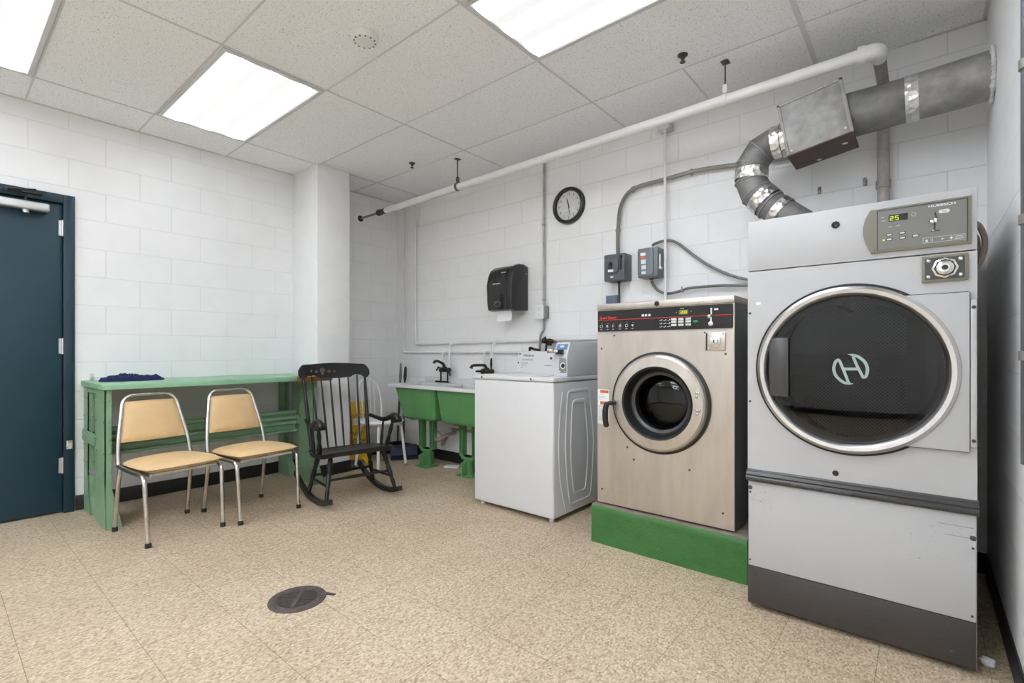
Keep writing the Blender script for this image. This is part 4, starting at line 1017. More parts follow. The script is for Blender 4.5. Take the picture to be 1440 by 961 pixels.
# ------------------------------------------------------------------ paper towel dispenser
t = thing('towel_dispenser', 'black paper towel dispenser on the wall with a sheet hanging out', 'dispenser', (-2.82, 3.31, 1.39))
dx0, dx1 = -2.972, -2.680
b = B()
prof = [(3.4195, 1.485), (3.24, 1.472), (3.205, 1.482), (3.192, 1.55), (3.192, 1.70), (3.205, 1.78), (3.235, 1.835), (3.29, 1.868), (3.36, 1.872), (3.4195, 1.855)]
b.prism(prof, (dx0, 0, 0), (0, 1, 0), UZ, dx1 - dx0 - .062, .012); ho = build(b, 'cover', 'gloss_black', t)
prof2 = [(3.4195, 1.480), (3.235, 1.468), (3.20, 1.478), (3.186, 1.55), (3.186, 1.70), (3.20, 1.785), (3.232, 1.842), (3.29, 1.876), (3.36, 1.880), (3.4195, 1.862)]
b = B(); b.prism(prof2, (dx1 - .058, 0, 0), (0, 1, 0), UZ, .058, .012); build(b, 'side_cover', 'black', t)
b = B(); front(b, rrect(-2.800, -2.742, 1.615, 1.80, .01), 3.1945, .004); build(b, 'lever_slot', 'rubber', t)
b = B(); b.box(-2.900, -2.815, 3.1885, 3.1925, 1.704, 1.711); b.box(-2.80, -2.745, 3.188, 3.1925, 1.795, 1.802); b.ball((-2.681, 3.39, 1.80), .006); build(b, 'highlight_strips', 'alu', t)
b = B(); el_ = [(-2.845 + .036 * math.cos(2 * PI * k / 24), 1.535 + .022 * math.sin(2 * PI * k / 24)) for k in range(25)]
b.stroke(el_, .003, (0, 3.1945, 0), UX, UZ, .004); b.stroke([(-2.87, 1.54), (-2.845, 1.55), (-2.82, 1.538)], .003, (0, 3.1945, 0), UX, UZ, .004); build(b, 'oval_emblem', 'olive', t)
b = B()
pp = [(3.255, 1.49), (3.255, 1.45), (3.252, 1.41), (3.248, 1.385)]
b.prism([(p[0], p[1]) for p in pp] + [(p[0] + .0015, p[1]) for p in reversed(pp)], (-2.905, 0, 0), (0, 1, 0), UZ, .17); build(b, 'paper_towel', 'paper', t)

# ------------------------------------------------------------------ outlet, conduits, disconnects
t = thing('outlet_box', 'white faced outlet box on the conduit right of the towel dispenser', 'outlet', (-2.505, 3.385, 1.395))
b = B(); b.box(-2.545, -2.455, 3.352, 3.4195, 1.400, 1.505, .004); build(b, 'box', 'conduit', t)
b = B(); b.box(-2.553, -2.462, 3.344, 3.3515, 1.393, 1.512, .003); cv = build(b, 'cover_plate', 'tag', t)
b = B()
for z in (1.48, 1.426): front(b, rrect(-2.522, -2.492, z - .013, z + .013, .006), 3.344, .0015)
build(b, 'sockets', 'grid', cv)
pipe_thing('conduit', 'vertical metal conduit above the outlet box, up to the ceiling', 'conduit', [(-2.497, 3.400, ZC - .006), (-2.497, 3.400, 1.507)], .0105, 'pipe_grey', .02, [((-2.497, 3.40, 2.2), (0, 0, 1)), ((-2.497, 3.40, 1.56), (0, 0, 1))])
pipe_thing('conduit', 'short metal conduit below the outlet box, behind the top loader', 'conduit', [(-2.497, 3.400, 1.399), (-2.497, 3.400, 1.30), (-2.517, 3.375, 1.26), (-2.527, 3.372, .96)], .010, 'conduit', .03)
# washer valve and hoses
t = thing('hose_valve', 'dark hose valve with two black hoses behind the top loader', 'valve', (-2.42, 3.36, .95))
b = B(); b.tube([(-2.45, 3.36, 1.205), (-2.40, 3.35, 1.205), (-2.36, 3.35, 1.20)], [.02, .022, .015], 10); b.ball((-2.45, 3.345, 1.21), .026); b.box(-2.415, -2.385, 3.33, 3.36, 1.165, 1.20, .004); b.tube([(-2.47, 3.34, 1.19), (-2.45, 3.33, 1.225), (-2.43, 3.335, 1.24)], .007, 8); build(b, 'valve_body', 'brass_dark', t)
b = B(); b.tube(crom([(-2.425, 3.34, 1.19), (-2.43, 3.33, 1.10), (-2.445, 3.32, .95)]), .010, 8); build(b, 'hose', 'rubber', t)
b = B(); b.tube(crom([(-2.37, 3.35, 1.205), (-2.32, 3.34, 1.195), (-2.29, 3.32, 1.15), (-2.28, 3.30, .95)]), .009, 8); build(b, 'hose', 'cable', t)
b = B(); b.tube(crom([(-2.62, 3.36, 1.122), (-2.60, 3.34, 1.15), (-2.55, 3.34, 1.135), (-2.5, 3.34, 1.13)]), .010, 8); b.ball((-2.60, 3.345, 1.145), .015); tag(build(b, 'valve_handle', 'brass_dark'), 'small dark lever peeking over the back edge of the top loader console', 'valve')

def disconnect(x0, x1, z0, z1, m, label, style):
    y0 = 3.300
    t = thing('disconnect_switch', label, 'switch box', ((x0 + x1) / 2, 3.36, z0), 0, 'grey electrical switch boxes')
    b = B(); b.box(x0, x1, y0, 3.4195, z0, z1, .005); build(b, 'enclosure', m, t)
    if style == 'breaker':
        b = B(); front(b, rrect(x0 + .03, x1 - .045, z0 + .055, z1 - .03, .025), y0, .014, .003); cv = build(b, 'cover', m, t)
        b = B(); front(b, rrect(x0 + .045, x0 + .078, z0 + .085, z1 - .06, .006), y0 - .014, .004); build(b, 'breaker', 'black', cv)
        b = B(); b.box(x0 + .055, x0 + .068, y0 - .032, y0 - .014, z0 + .115, z0 + .135, .002); build(b, 'toggle', 'dark_trim', cv)
        b = B(); b.box(x0 + .042, x0 + .085, y0 - .0155, y0 - .0135, z0 + .064, z0 + .082); b.box(x0 + .055, x0 + .08, y0 - .002, y0, z0 + .022, z0 + .034); build(b, 'rating_label', 'tag', cv)
        b = B(); b.box(x1 - .032, x1 - .024, y0 - .014, y0, z0 + .075, z1 - .02, .002); b.box(x1 - .034, x1 - .018, y0 - .02, y0, z1 - .04, z1 - .018, .003); build(b, 'latch', 'black', t)
    else:
        b = B(); front(b, rrect(x0 + .006, x1 - .03, z0 + .012, z1 - .006, .012), y0, .012, .003); cv = build(b, 'cover', m, t)
        b = B(); b.box(x0 + .028, x0 + .066, y0 - .0135, y0 - .0115, z1 - .055, z1 - .035); b.box(x0 + .032, x0 + .068, y0 - .0135, y0 - .0115, z0 + .095, z0 + .125); b.box(x0 + .036, x0 + .068, y0 - .0135, y0 - .0115, z0 + .055, z0 + .085); b.box(x0 + .036, x0 + .068, y0 - .0135, y0 - .0115, z0 + .022, z0 + .042); lb = build(b, 'warning_label', 'tag', cv)
        b = B(); b.box(x0 + .030, x0 + .066, y0 - .0137, y0 - .0115, z1 - .070, z1 - .0555); build(b, 'label_bars', 'orange_ink', cv)
        b = B(); b.box(x1 + .0005, x1 + .012, y0 + .02, y0 + .034, z0 + .06, z1 - .05, .003); b.box(x1 + .0005, x1 + .02, y0 + .014, y0 + .04, z0 + .05, z0 + .07, .003); hd = build(b, 'switch_lever', 'alu', t)
    b = B(); b.lathe([(.016, 0), (.016, .012), (.011, .012)], ((x0 + x1) / 2, 3.378, z1 + .0005), (0, 0, 1), 14); b.lathe([(.014, 0), (.014, .010), (.009, .010)], ((x0 + x1) / 2 - (0 if style == 'breaker' else .005), 3.378, z0 - .0005), (0, 0, -1), 14); build(b, 'conduit_fitting', 'black', t)
disconnect(-1.860, -1.690, 1.648, 1.846, 'box_grey', 'slate grey breaker box directly above the stainless washer', 'breaker')
disconnect(-1.586, -1.436, 1.648, 1.857, 'box_grey2', 'lighter grey switch box with orange labels beside the thin white pipe', 'labels')
Yc = 3.385
def cable(name, label, pts, r, m, clips=(), cat='cable', group=None):
    t = thing(name, label, cat, pts[0], 0, group)
    b = B(); q = crom(pts, 8); b.tube(q, r, 10); build(b, 'run', m, t)
    for i in clips:
        p = q[i]; tt = q[min(i + 1, len(q) - 1)] - q[max(i - 1, 0)]
        b = B(); b.ring([(r, -.007), (r + .004, -.007), (r + .004, .007), (r, .007)], p, tt, 14); b.ball(p + Vector((.0, -.004, .02)), .006); build(b, 'clip', 'conduit', t)
def corr(name, label, pts, r, m, clips, pitch=.007):
    """flexible corrugated conduit"""
    t = thing(name, label, 'conduit', pts[0])
    q = crom(pts, 26); b = B(); L = 0; rad = []
    for i, p in enumerate(q): rad.append(r * (1.0 if i % 2 else .86))
    b.tube(q, rad, 10); build(b, 'run', m, t)
    for i in clips:
        p = q[i]; tt = q[i + 1] - q[i - 1]
        b = B(); b.ring([(r, -.008), (r + .004, -.008), (r + .004, .008), (r, .008)], p, tt, 14); b.ball(p + Vector((.0, -.004, -.022)), .006); build(b, 'clip', 'conduit', t)
corr('flexible_conduit', 'ribbed metal conduit curving up from the breaker box towards the duct', [(-1.783, Yc - .008, 1.86), (-1.789, Yc, 1.97), (-1.783, Yc, 2.10), (-1.765, Yc, 2.215), (-1.715, Yc, 2.298), (-1.62, Yc, 2.338), (-1.405, Yc - .004, 2.345), (-1.19, Yc, 2.355), (-.93, Yc, 2.332), (-.60, Yc, 2.30), (-.46, Yc, 2.29)], .0155, 'conduit', [40, 122, 178])
cable('power_cable', 'grey cable arching over and down from the labelled switch box to the dryer', [(-1.511, 3.378, 1.885), (-1.49, Yc, 1.898), (-1.44, Yc, 1.907), (-1.38, Yc, 1.905), (-1.31, Yc, 1.866), (-1.21, Yc, 1.775), (-1.095, Yc, 1.687), (-.96, Yc, 1.612), (-.82, Yc, 1.57), (-.60, Yc, 1.55)], .0095, 'cable', [], group='cables of the labelled switch box')
cable('power_cable', 'grey cable looping below the labelled switch box to the dryer', [(-1.516, 3.378, 1.631), (-1.505, Yc, 1.60), (-1.469, Yc, 1.558), (-1.40, Yc, 1.530), (-1.31, Yc, 1.540), (-1.238, Yc, 1.556), (-1.05, Yc, 1.556), (-.86, Yc, 1.543), (-.60, Yc, 1.53)], .0095, 'cable', [34], group='cables of the labelled switch box')
cable('washer_cable', 'black cable dropping from the breaker box behind the stainless washer', [(-1.775, 3.378, 1.637), (-1.778, 3.385, 1.52), (-1.780, 3.375, 1.40), (-1.775, 3.372, 1.26)], .008, 'cable_black')
b = B(); b.box(-1.893, -1.795, 3.385, 3.4195, 1.475, 1.550, .004); b.box(-1.885, -1.803, 3.380, 3.386, 1.485, 1.540, .003); tag(build(b, 'wall_box', 'blue_grey'), 'small blue grey box peeking over the left of the stainless washer', 'box')
t = thing('thin_pipe', 'thin white pipe running down between the switch box and the duct', 'pipe', (-1.405, 3.355, 1.2))
b = B(); b.tube([(-1.405, 3.352, 2.70), (-1.398, 3.352, 1.15)], .0095, 10); build(b, 'pipe_run', 'pipe_white', t)
b = B(); b.box(-1.455, -1.365, 3.335, 3.4195, 2.682, 2.735, .006); b.cyl((-1.405, 3.352, 2.66), (-1.405, 3.352, 2.684), .016); build(b, 'top_box', 'grid', t)
for x, z, lab in ((-.478, 2.075, 'small metal clamp on the wall under the duct box'), (-.258, 2.078, 'small metal clamp on the wall beside the grimy riser pipe')):
    b = B(); b.box(x - .007, x + .007, 3.412, 3.4195, z - .02, z + .024, .002); b.lathe([(.008, 0), (.008, .016), (.004, .02), (0, .02)], (x, 3.412, z + .006), (0, -1, 0), 12, caps=False); b.ring([(.007, -.004), (.012, -.004), (.012, .004), (.007, .004)], (x, 3.402, z - .012), (1, 0, 0), 14)
    tag(build(b, 'wall_clamp', 'conduit'), lab, 'clamp', 'metal clamps under the duct')
# pipe on the right wall
t = thing('wall_pipe', 'grey vertical pipe at the right edge of the photo, on the right wall', 'pipe', (.205, 1.80, .85))
b = B(); b.tube([(.208, 1.80, .83), (.208, 1.80, ZC - .005)], .020, 14); build(b, 'pipe_run', 'box_grey', t)
for z in (1.85, 1.455, 1.107):
    b = B(); b.ring([(.0195, -.012), (.024, -.012), (.024, .012), (.0195, .012)], (.208, 1.80, z), (0, 0, 1), 18); b.cyl((.208, 1.82, z), (.208, 1.84, z), .009, seg=10); b.box(.222, .2395, 1.79, 1.85, z - .01, z + .01, .002); build(b, 'strap', 'conduit', t)

# ------------------------------------------------------------------ work bench
t = thing('work_bench', 'long pale green workbench against the left wall with a bare wood corner', 'bench', (-4.24, 1.45, 0))
b = B(); b.box(XL + .003, -3.898, .700, 1.935, .876, .912, .004); b.box(XL + .003, -4.052, 1.935, 2.205, .876, .912, .002); build(b, 'bench_top', 'bench_green', t)
b = B(); b.prism([(-4.05, 1.9365), (-3.890, 1.9365), (-3.885, 2.235), (-3.95, 2.242), (-3.985, 2.205), (-4.05, 2.205)], (0, 0, .870), (1, 0, 0), (0, 1, 0), .040, .003); build(b, 'wood_edge', 'wood', t, label='bare brown wooden corner of the bench top')
def bench_leg(xa, xb, y0, y1, spread_lo, spread_hi):
    """pressed steel post, wide along x, flaring to a foot; open channel seen from the end"""
    b = B()
    poly = [(xa - spread_lo, .0), (xb + spread_hi, .0), (xb + spread_hi * .35, .12), (xb, .26), (xb, .876), (xa, .876), (xa, .26), (xa - spread_lo * .35, .12)]
    b.prism(poly, (0, y0 + .008, 0), UX, UZ, .008)
    for (x, w) in ((xb, 1), (xa, -1)):
        pl_ = [(y0, 0), (y1 + .02, 0), (y1 + .01, .1), (y1, .26), (y1, .876), (y0, .876)]
        sx = spread_hi if w > 0 else -spread_lo
        # flange follows the flare
        prof = [(x + sx, 0), (x + sx * .35, .12), (x, .26), (x, .876)]
        for (p, q) in zip(prof[:-1], prof[1:]):
            vs = [b.bm.verts.new((p[0], y0 + .001, p[1])), b.bm.verts.new((p[0], y1 + .05 * max(0, 1 - p[1] / .26), p[1])), b.bm.verts.new((q[0], y1 + .05 * max(0, 1 - q[1] / .26), q[1])), b.bm.verts.new((q[0], y0 + .001, q[1]))]
            vs2 = [b.bm.verts.new(v.co - Vector((w * .006, 0, 0))) for v in vs]
            b.bm.faces.new(vs); b.bm.faces.new(list(reversed(vs2)))
            for k in range(4): b.bm.faces.new((vs[k], vs2[k], vs2[(k + 1) % 4], vs[(k + 1) % 4]))
    for z in (.80, .67, .555, .47, .35): 
        for x in (xa + .02, xb - .02): b.lathe([(.007, 0), (.006, .004), (0, .006)], (x, y0, z), (0, -1, 0), 10, caps=False)
        b.lathe([(.007, 0), (.006, .004), (0, .006)], (xb, (y0 + y1) / 2 + .01, z), (1, 0, 0), 10, caps=False)
    return build(b, 'leg', 'bench_dark', t)
for (ya, yb) in ((.716, .752), (2.085, 2.121)):
    bench_leg(-4.175, -3.938, ya, yb, .06, .035); bench_leg(XL + .008, -4.435, ya, yb, -.002, .08)
    b = B()
    for z in (.512, .548): b.box(XL + .012, -4.18, ya - .012, ya - .0005, z - .014, z + .014, .004)
    b.box(XL + .012, -4.18, ya - .006, ya - .0005, .49, .572); b.box(XL + .012, -3.945, ya + .001, yb, .835, .8755, .003)
    b.box(-4.345, -4.18, ya + .022, ya + .030, .295, .834, .002); build(b, 'end_rail', 'bench_dark', t)
    b = B(); b.box(-4.43, -4.181, ya + .005, yb + .03, .285, .292, .001); build(b, 'foot_plate', 'grey_plate', t)
b = B()
b.box(-4.245, -4.225, .760, 2.080, .425, .60, .002)
for z in (.592, .545, .50): b.prism([(0, -.018), (.022, -.010), (.022, .010), (0, .018)], (-4.225, .760, z), (1, 0, 0), UZ, -1.320)
b.box(-4.225, -4.19, .760, 2.080, .422, .44, .004)
build(b, 'stringer', 'bench_dark', t)
b = B(); b.cyl((XL + .004, .76, .93), (XL + .05, .762, .93), .006, seg=8); b.cyl((XL + .05, .762, .93), (XL + .05, .83, .93), .003, seg=6); b.box(XL + .001, XL + .006, .75, .77, .914, .96, .002); tag(build(b, 'wall_hook', 'alu'), 'small metal hook on the wall above the left end of the workbench', 'hook')

# cloth on the bench
b = B(); nx, ny = 46, 90; cx_, cy_ = -4.285, .935; hw, hl = .095, .185
def cl_h(u, v):
    e = 1 - max(0, abs(u) ** 3.0, abs(v) ** 4.0)
    p = Vector((u * hw * 2, v * hl * 2, 0)); n = noise.noise(p * 14 + Vector((3, 1, 0))) * .020 + noise.noise(p * 33) * .010 + abs(noise.noise(p * 21 + Vector((7, 2, 0)))) * .016
    saddle = -.012 * math.exp(-((v - .30) / .10) ** 2) + .012 * math.exp(-((v + .1) / .5) ** 2)
    return max(.0015, (.026 + n + saddle) * max(0, e) ** .45)
top = [[None] * (ny + 1) for _ in range(nx + 1)]; bot = [[None] * (ny + 1) for _ in range(nx + 1)]
for i in range(nx + 1):
    for j in range(ny + 1):
        u, v = i / nx * 2 - 1, j / ny * 2 - 1
        w = 1 + .22 * noise.noise(Vector((v * 2.3, u, 4)))
        r = math.sqrt(max(1e-9, 1 - .35 * u * u * v * v))
        x = cx_ + u * hw * w * r; y = cy_ + v * hl * r * (1 + .08 * noise.noise(Vector((u * 2, 3, v))))
        top[i][j] = b.bm.verts.new((x, y, .9132 + cl_h(u, v))); bot[i][j] = b.bm.verts.new((x, y, .9128))
for i in range(nx):
    for j in range(ny):
        b.bm.faces.new((top[i][j], top[i + 1][j], top[i + 1][j + 1], top[i][j + 1])); b.bm.faces.new((bot[i][j + 1], bot[i + 1][j + 1], bot[i + 1][j], bot[i][j]))
for i in range(nx):
    b.bm.faces.new((top[i][0], bot[i][0], bot[i + 1][0], top[i + 1][0])); b.bm.faces.new((top[i + 1][ny], bot[i + 1][ny], bot[i][ny], top[i][ny]))
for j in range(ny):
    b.bm.faces.new((top[0][j + 1], bot[0][j + 1], bot[0][j], top[0][j])); b.bm.faces.new((top[nx][j], bot[nx][j], bot[nx][j + 1], top[nx][j + 1]))
tag(build(b, 'cloth', 'blue', angle=80), 'crumpled navy blue cloth lying on the green workbench', 'cloth')

# ------------------------------------------------------------------ tan vinyl chairs
def pad(b, w0, w1, d, th, crown, k=.22):
    """rounded cushion: trapezoid w0 (x=-d/2) to w1 (x=+d/2), domed top, bottom at 0"""
    n, m_ = 18, 18; G = []
    for i in range(n + 1):
        row = []
        for j in range(m_ + 1):
            u, v = i / n * 2 - 1, j / m_ * 2 - 1
            # square to rounded square
            uu = u * math.sqrt(1 - k * v * v); vv = v * math.sqrt(1 - k * u * u)
            w = w0 + (w1 - w0) * (uu + 1) / 2
            x = uu * d / 2; y = vv * w / 2
            e = (1 - abs(u) ** 6) * (1 - abs(v) ** 6)
            row.append((b.bm.verts.new((x, y, th * .45 + (th * .55 + crown * (1 - u * u) * (1 - v * v)) * e ** .5)), b.bm.verts.new((x * .985, y * .985, th * .45 - th * .45 * e ** .4))))
        G.append(row)
    for i in range(n):
        for j in range(m_):
            for q in (0, 1):
                f = [G[i][j][q], G[i + 1][j][q], G[i + 1][j + 1][q], G[i][j + 1][q]]
                b.bm.faces.new(f if q == 0 else list(reversed(f)))
    loop = [G[i][0] for i in range(n)] + [G[n][j] for j in range(m_)] + [G[i][m_] for i in range(n, 0, -1)] + [G[0][j] for j in range(m_, 0, -1)]
    for k in range(len(loop)):
        a, c = loop[k], loop[(k + 1) % len(loop)]
        b.bm.faces.new((a[0], a[1], c[1], c[0]))
def make_chair(loc, rz, label):
    t = thing('vinyl_chair', label, 'chair', loc, rz, 'tan vinyl chairs by the workbench')
    b = B(); pad(b, .40, .455, .46, .050, .016, .17); b.xform(Matrix.Translation((.025, 0, .408)) @ Matrix.Rotation(-.03, 4, 'Y')); build(b, 'seat', 'vinyl', t, local=True)
    b = B(); b.box(-.17, .20, -.185, -.165, .392, .408); b.box(-.17, .20, .165, .185, .392, .408); b.box(.185, .205, -.165, .165, .392, .408); b.box(-.18, -.16, -.165, .165, .392, .408); build(b, 'seat_frame', 'chrome_old', t, local=True)
    b = B()
    pts = fillet([(-.185, -.205, .405), (-.215, -.196, .55), (-.292, -.145, .838), (-.292, .145, .838), (-.215, .196, .55), (-.185, .205, .405)], .07, 7)
    b.tube(pts, .0125, 12); build(b, 'back_frame', 'chrome_old', t, local=True)
    b = B(); pad(b, .375, .288, .262, .026, .006, .05)
    sl_ = Vector((-.07, 0, .27)).normalized(); Mx = Matrix(((sl_.x, 0, sl_.z, -.248), (0, 1, 0, 0), (sl_.z, 0, -sl_.x, .672), (0, 0, 0, 1)))
    b.xform(Mx @ Matrix.Translation((0, 0, -.013))); build(b, 'backrest', 'vinyl', t, local=True)
    for s in (-1, 1):
        b = B(); b.tube(fillet([(-.185, s * .205, .412), (-.05, s * .208, .400), (.205, s * .212, .398), (.238, s * .205, .02)], .055, 7), .0125, 12); lg = build(b, 'leg', 'chrome_old', t, local=True)
        b = B(); b.lathe([(.016, 0), (.016, .02), (.013, .028)], (.238, s * .205, 0), (0, 0, 1), 14); build(b, 'foot_cap', 'rubber', lg, local=True)
        b = B(); b.tube([(-.165, s * .200, .398), (-.185, s * .203, .33), (-.238, s * .205, .02)], .0125, 12); lg = build(b, 'leg', 'chrome_old', t, local=True)
        b = B(); b.lathe([(.016, 0), (.016, .02), (.013, .028)], (-.238, s * .205, 0), (0, 0, 1), 14); build(b, 'foot_cap', 'rubber', lg, local=True)
    return t
ch = make_chair((-3.645, .985, 0), math.radians(7), 'tan vinyl chair with chrome frame nearer the teal door')
dup(ch, (-3.635, 1.475, 0), math.radians(7), 'tan vinyl chair with chrome frame nearer the black rocking chair')

# ------------------------------------------------------------------ rocking chair
def turned(b, p, q, prof, seg=12):
    p, q = Vector(p), Vector(q); L = (q - p).length; b.lathe([(r, h * L) for r, h in prof], p, q - p, seg)
t = thing('rocking_chair', 'black wooden rocking chair with a spindle back beside the white column', 'rocking chair', (-3.405, 2.112, 0), math.radians(-9))
b = B()
out = [(.235, -.24), (.255, -.10), (.255, .10), (.235, .24), (.12, .292), (-.05, .288), (-.205, .245), (-.225, .12), (-.225, -.12), (-.205, -.245), (-.05, -.288), (.12, -.292)]
sm = crom([(p[0], p[1], 0) for p in out], 5, True)
va = []; vb = []
def seat_z(x): return .352 + .03 * (x + .225) / .48 + (.018 * max(0, (x - .12) / .13) ** 2)
for p in sm: va.append(b.bm.verts.new((p.x, p.y, seat_z(p.x)))); vb.append(b.bm.verts.new((p.x * .94, p.y * .95, seat_z(p.x) - .034)))
mid = []
for p in sm: mid.append(b.bm.verts.new((p.x * .86, p.y * .86, seat_z(p.x * .86) - .010)))
cv_ = b.bm.verts.new((0, 0, seat_z(0) - .016)); L = len(sm)
for k in range(L):
    k2 = (k + 1) % L
    b.bm.faces.new((va[k], va[k2], vb[k2], vb[k])); b.bm.faces.new((mid[k], mid[k2], va[k2], va[k])); b.bm.faces.new((cv_, mid[k2], mid[k]))
b.bm.faces.new(vb)
build(b, 'seat', 'blackwood', t, local=True, angle=50)
# crest rail
b = B()
def backpt(y, z):  # reclined back surface, slightly bowed
    f = (z - .36) / .65
    return Vector((-.195 - .125 * f - .03 * (1 - (y / .3) ** 2) * f, y, z))
ny = 40; rows = []
for j in range(ny + 1):
    v = j / ny * 2 - 1; y = v * .292
    av = abs(v)
    zt = 1.018 + .006 * math.cos(v * PI) - (.045 * max(0, (av - .84) / .16) ** 2)
    if av < .45: zb = .905 - .006 * math.cos(v / .45 * PI / 2)
    elif av < .62: zb = .905 + .022 * math.sin((av - .45) / .17 * PI / 2)
    elif av < .74: zb = .927 - .0 - .006 * math.sin((av - .62) / .12 * PI)
    else: zb = .927 - .030 * min(1, (av - .74) / .12) + (.03 * max(0, (av - .90) / .10) ** 2)
    q = []
    for z, off in ((zb, -.009), (zb, .009), (zt - .008, .011), (zt, .004), (zt, -.006), (zt - .01, -.011)):
        p = backpt(y, z); p.x += off; q.append(b.bm.verts.new(p))
    rows.append(q)
for j in range(ny):
    for k in range(6): b.bm.faces.new((rows[j][k], rows[j + 1][k], rows[j + 1][(k + 1) % 6], rows[j][(k + 1) % 6]))
b.bm.faces.new(rows[0]); b.bm.faces.new(list(reversed(rows[-1])))
cr = build(b, 'crest_rail', 'blackwood', t, local=True)
b = B()
for (y, z, r) in ((-.10, .965, .020), (-.15, .955, .012), (-.045, .955, .013), (-.10, .94, .012), (.0, .955, .009), (-.19, .962, .009)):
    for k in range(5):
        a = 2 * PI * k / 5; p = backpt(y + r * .6 * math.cos(a), z + r * .6 * math.sin(a)); b.ball((p.x + .0105, p.y, p.z), r * .5, (.12, 1, 1), 8, 6)
build(b, 'stencil', 'gold', cr, local=True)
for s in (-1, 1):
    b = B(); p0 = Vector((-.185, s * .232, .345)); p1 = backpt(s * .255, .925); turned(b, p0, p1, [(.012, 0), (.015, .08), (.013, .16), (.016, .22), (.015, .5), (.012, .8), (.010, 1)]); build(b, 'back_post', 'blackwood', t, local=True)
for k in range(6):
    y = -.175 + .07 * k
    b = B(); p0 = Vector((-.198 - .006 * (1 - (y / .2) ** 2), y * .93, .345)); p1 = backpt(y * 1.08, .918); turned(b, p0, p1, [(.0065, 0), (.0085, .25), (.0085, .6), (.006, 1)], 10); build(b, 'spindle', 'blackwood', t, local=True)
for s in (-1, 1):
    b = B()
    ap = crom([(-.225, s * .262, .585), (-.14, s * .275, .572), (-.03, s * .288, .565), (.07, s * .296, .590), (.14, s * .298, .612), (.185, s * .298, .600), (.195, s * .298, .575)], 5)
    n = len(ap); rr = [.013 + .010 * min(1, k / (n * .6)) for k in range(n)]; rr[-1] = .018
    vs = b.tube(ap, rr, 12); b.tube([(.172, s * .298 - .036, .582), (.172, s * .298 + .036, .582)], .026, 16)
    build(b, 'armrest', 'blackwood', t, local=True)
    b = B(); turned(b, (.075, s * .262, .355), (.135, s * .294, .595), [(.010, 0), (.018, .2), (.012, .45), (.017, .62), (.012, .8), (.014, 1)]); build(b, 'arm_post', 'blackwood', t, local=True)
    b = B(); turned(b, (-.03, s * .268, .35), (-.02, s * .284, .57), [(.008, 0), (.0125, .3), (.010, .6), (.008, 1)], 10); build(b, 'arm_spindle', 'blackwood', t, local=True)
    legp = [(.014, 0), (.019, .12), (.020, .24), (.013, .29), (.018, .33), (.012, .37), (.018, .42), (.017, .62), (.012, .72), (.016, .78), (.013, 1)]
    b = B(); turned(b, (.13, s * .205, .35), (.215, s * .268, .048), legp); build(b, 'leg', 'blackwood', t, local=True)
    b = B(); turned(b, (-.12, s * .20, .335), (-.165, s * .262, .036), legp); build(b, 'leg', 'blackwood', t, local=True)
    b = B(); turned(b, (.187, s * .247, .15), (-.145, s * .236, .145), [(.008, 0), (.0125, .5), (.008, 1)], 10); build(b, 'side_stretcher', 'blackwood', t, local=True)
    # rocker
    b = B(); R = .88; rows = []
    for k in range(33):
        x = -.46 + (.305 + .46) * k / 32; z = R - math.sqrt(R * R - x * x) + .0005
        h = .036 if k > 3 else .026 + .003 * k
        tx = x / R; nn = Vector((-tx, 0, math.sqrt(1 - tx * tx)))
        c = Vector((x, s * .268, z)); w = .014
        rows.append([b.bm.verts.new(c + Vector((0, -w, 0))), b.bm.verts.new(c + Vector((0, w, 0))), b.bm.verts.new(c + Vector((0, w, 0)) + nn * h), b.bm.verts.new(c + Vector((0, -w, 0)) + nn * h)])
    for a, c in zip(rows[:-1], rows[1:]):
        for k in range(4): b.bm.faces.new((a[k], a[(k + 1) % 4], c[(k + 1) % 4], c[k]))
    b.bm.faces.new(rows[0]); b.bm.faces.new(list(reversed(rows[-1])))
    bmesh.ops.recalc_face_normals(b.bm, faces=b.bm.faces)
    build(b, 'rocker', 'blackwood', t, local=True)
b = B(); turned(b, (.17, -.238, .19), (.17, .238, .19), [(.009, 0), (.009, .2), (.015, .42), (.012, .5), (.015, .58), (.009, .8), (.009, 1)], 12)
build(b, 'front_stretcher', 'blackwood', t, local=True)
b = B(); turned(b, (-.143, -.235, .17), (-.143, .235, .17), [(.009, 0), (.013, .5), (.009, 1)], 12); build(b, 'rear_stretcher', 'blackwood', t, local=True)

# ------------------------------------------------------------------ white chair
t = thing('white_chair', 'white round seated chair with a hoop back behind the rocking chair', 'chair', (-4.05, 2.84, 0), math.radians(4))
b = B(); b.lathe([(0, .424), (.185, .424), (.214, .432), (.221, .446), (.213, .458), (.165, .465), (0, .463)], (0, 0, 0), (0, 0, 1), 40, caps=False); build(b, 'seat', 'white_plastic', t, local=True)
b = B()
hp = [(-.150, -.135, .44), (-.165, -.142, .56), (-.185, -.135, .70), (-.205, -.095, .80), (-.215, 0, .845), (-.205, .095, .80), (-.185, .135, .70), (-.165, .142, .56), (-.150, .135, .44)]
b.tube(crom(hp, 7), .0125, 12); hb_ = build(b, 'back_hoop', 'white_plastic', t, local=True)
for y in (-.075, -.025, .025, .075):
    b = B(); zt = .845 - .045 * (y / .095) ** 2 - .002; b.tube([(-.172, y, .448), (-.210, y, zt)], .006, 8); build(b, 'back_spindle', 'white_plastic', t, local=True)
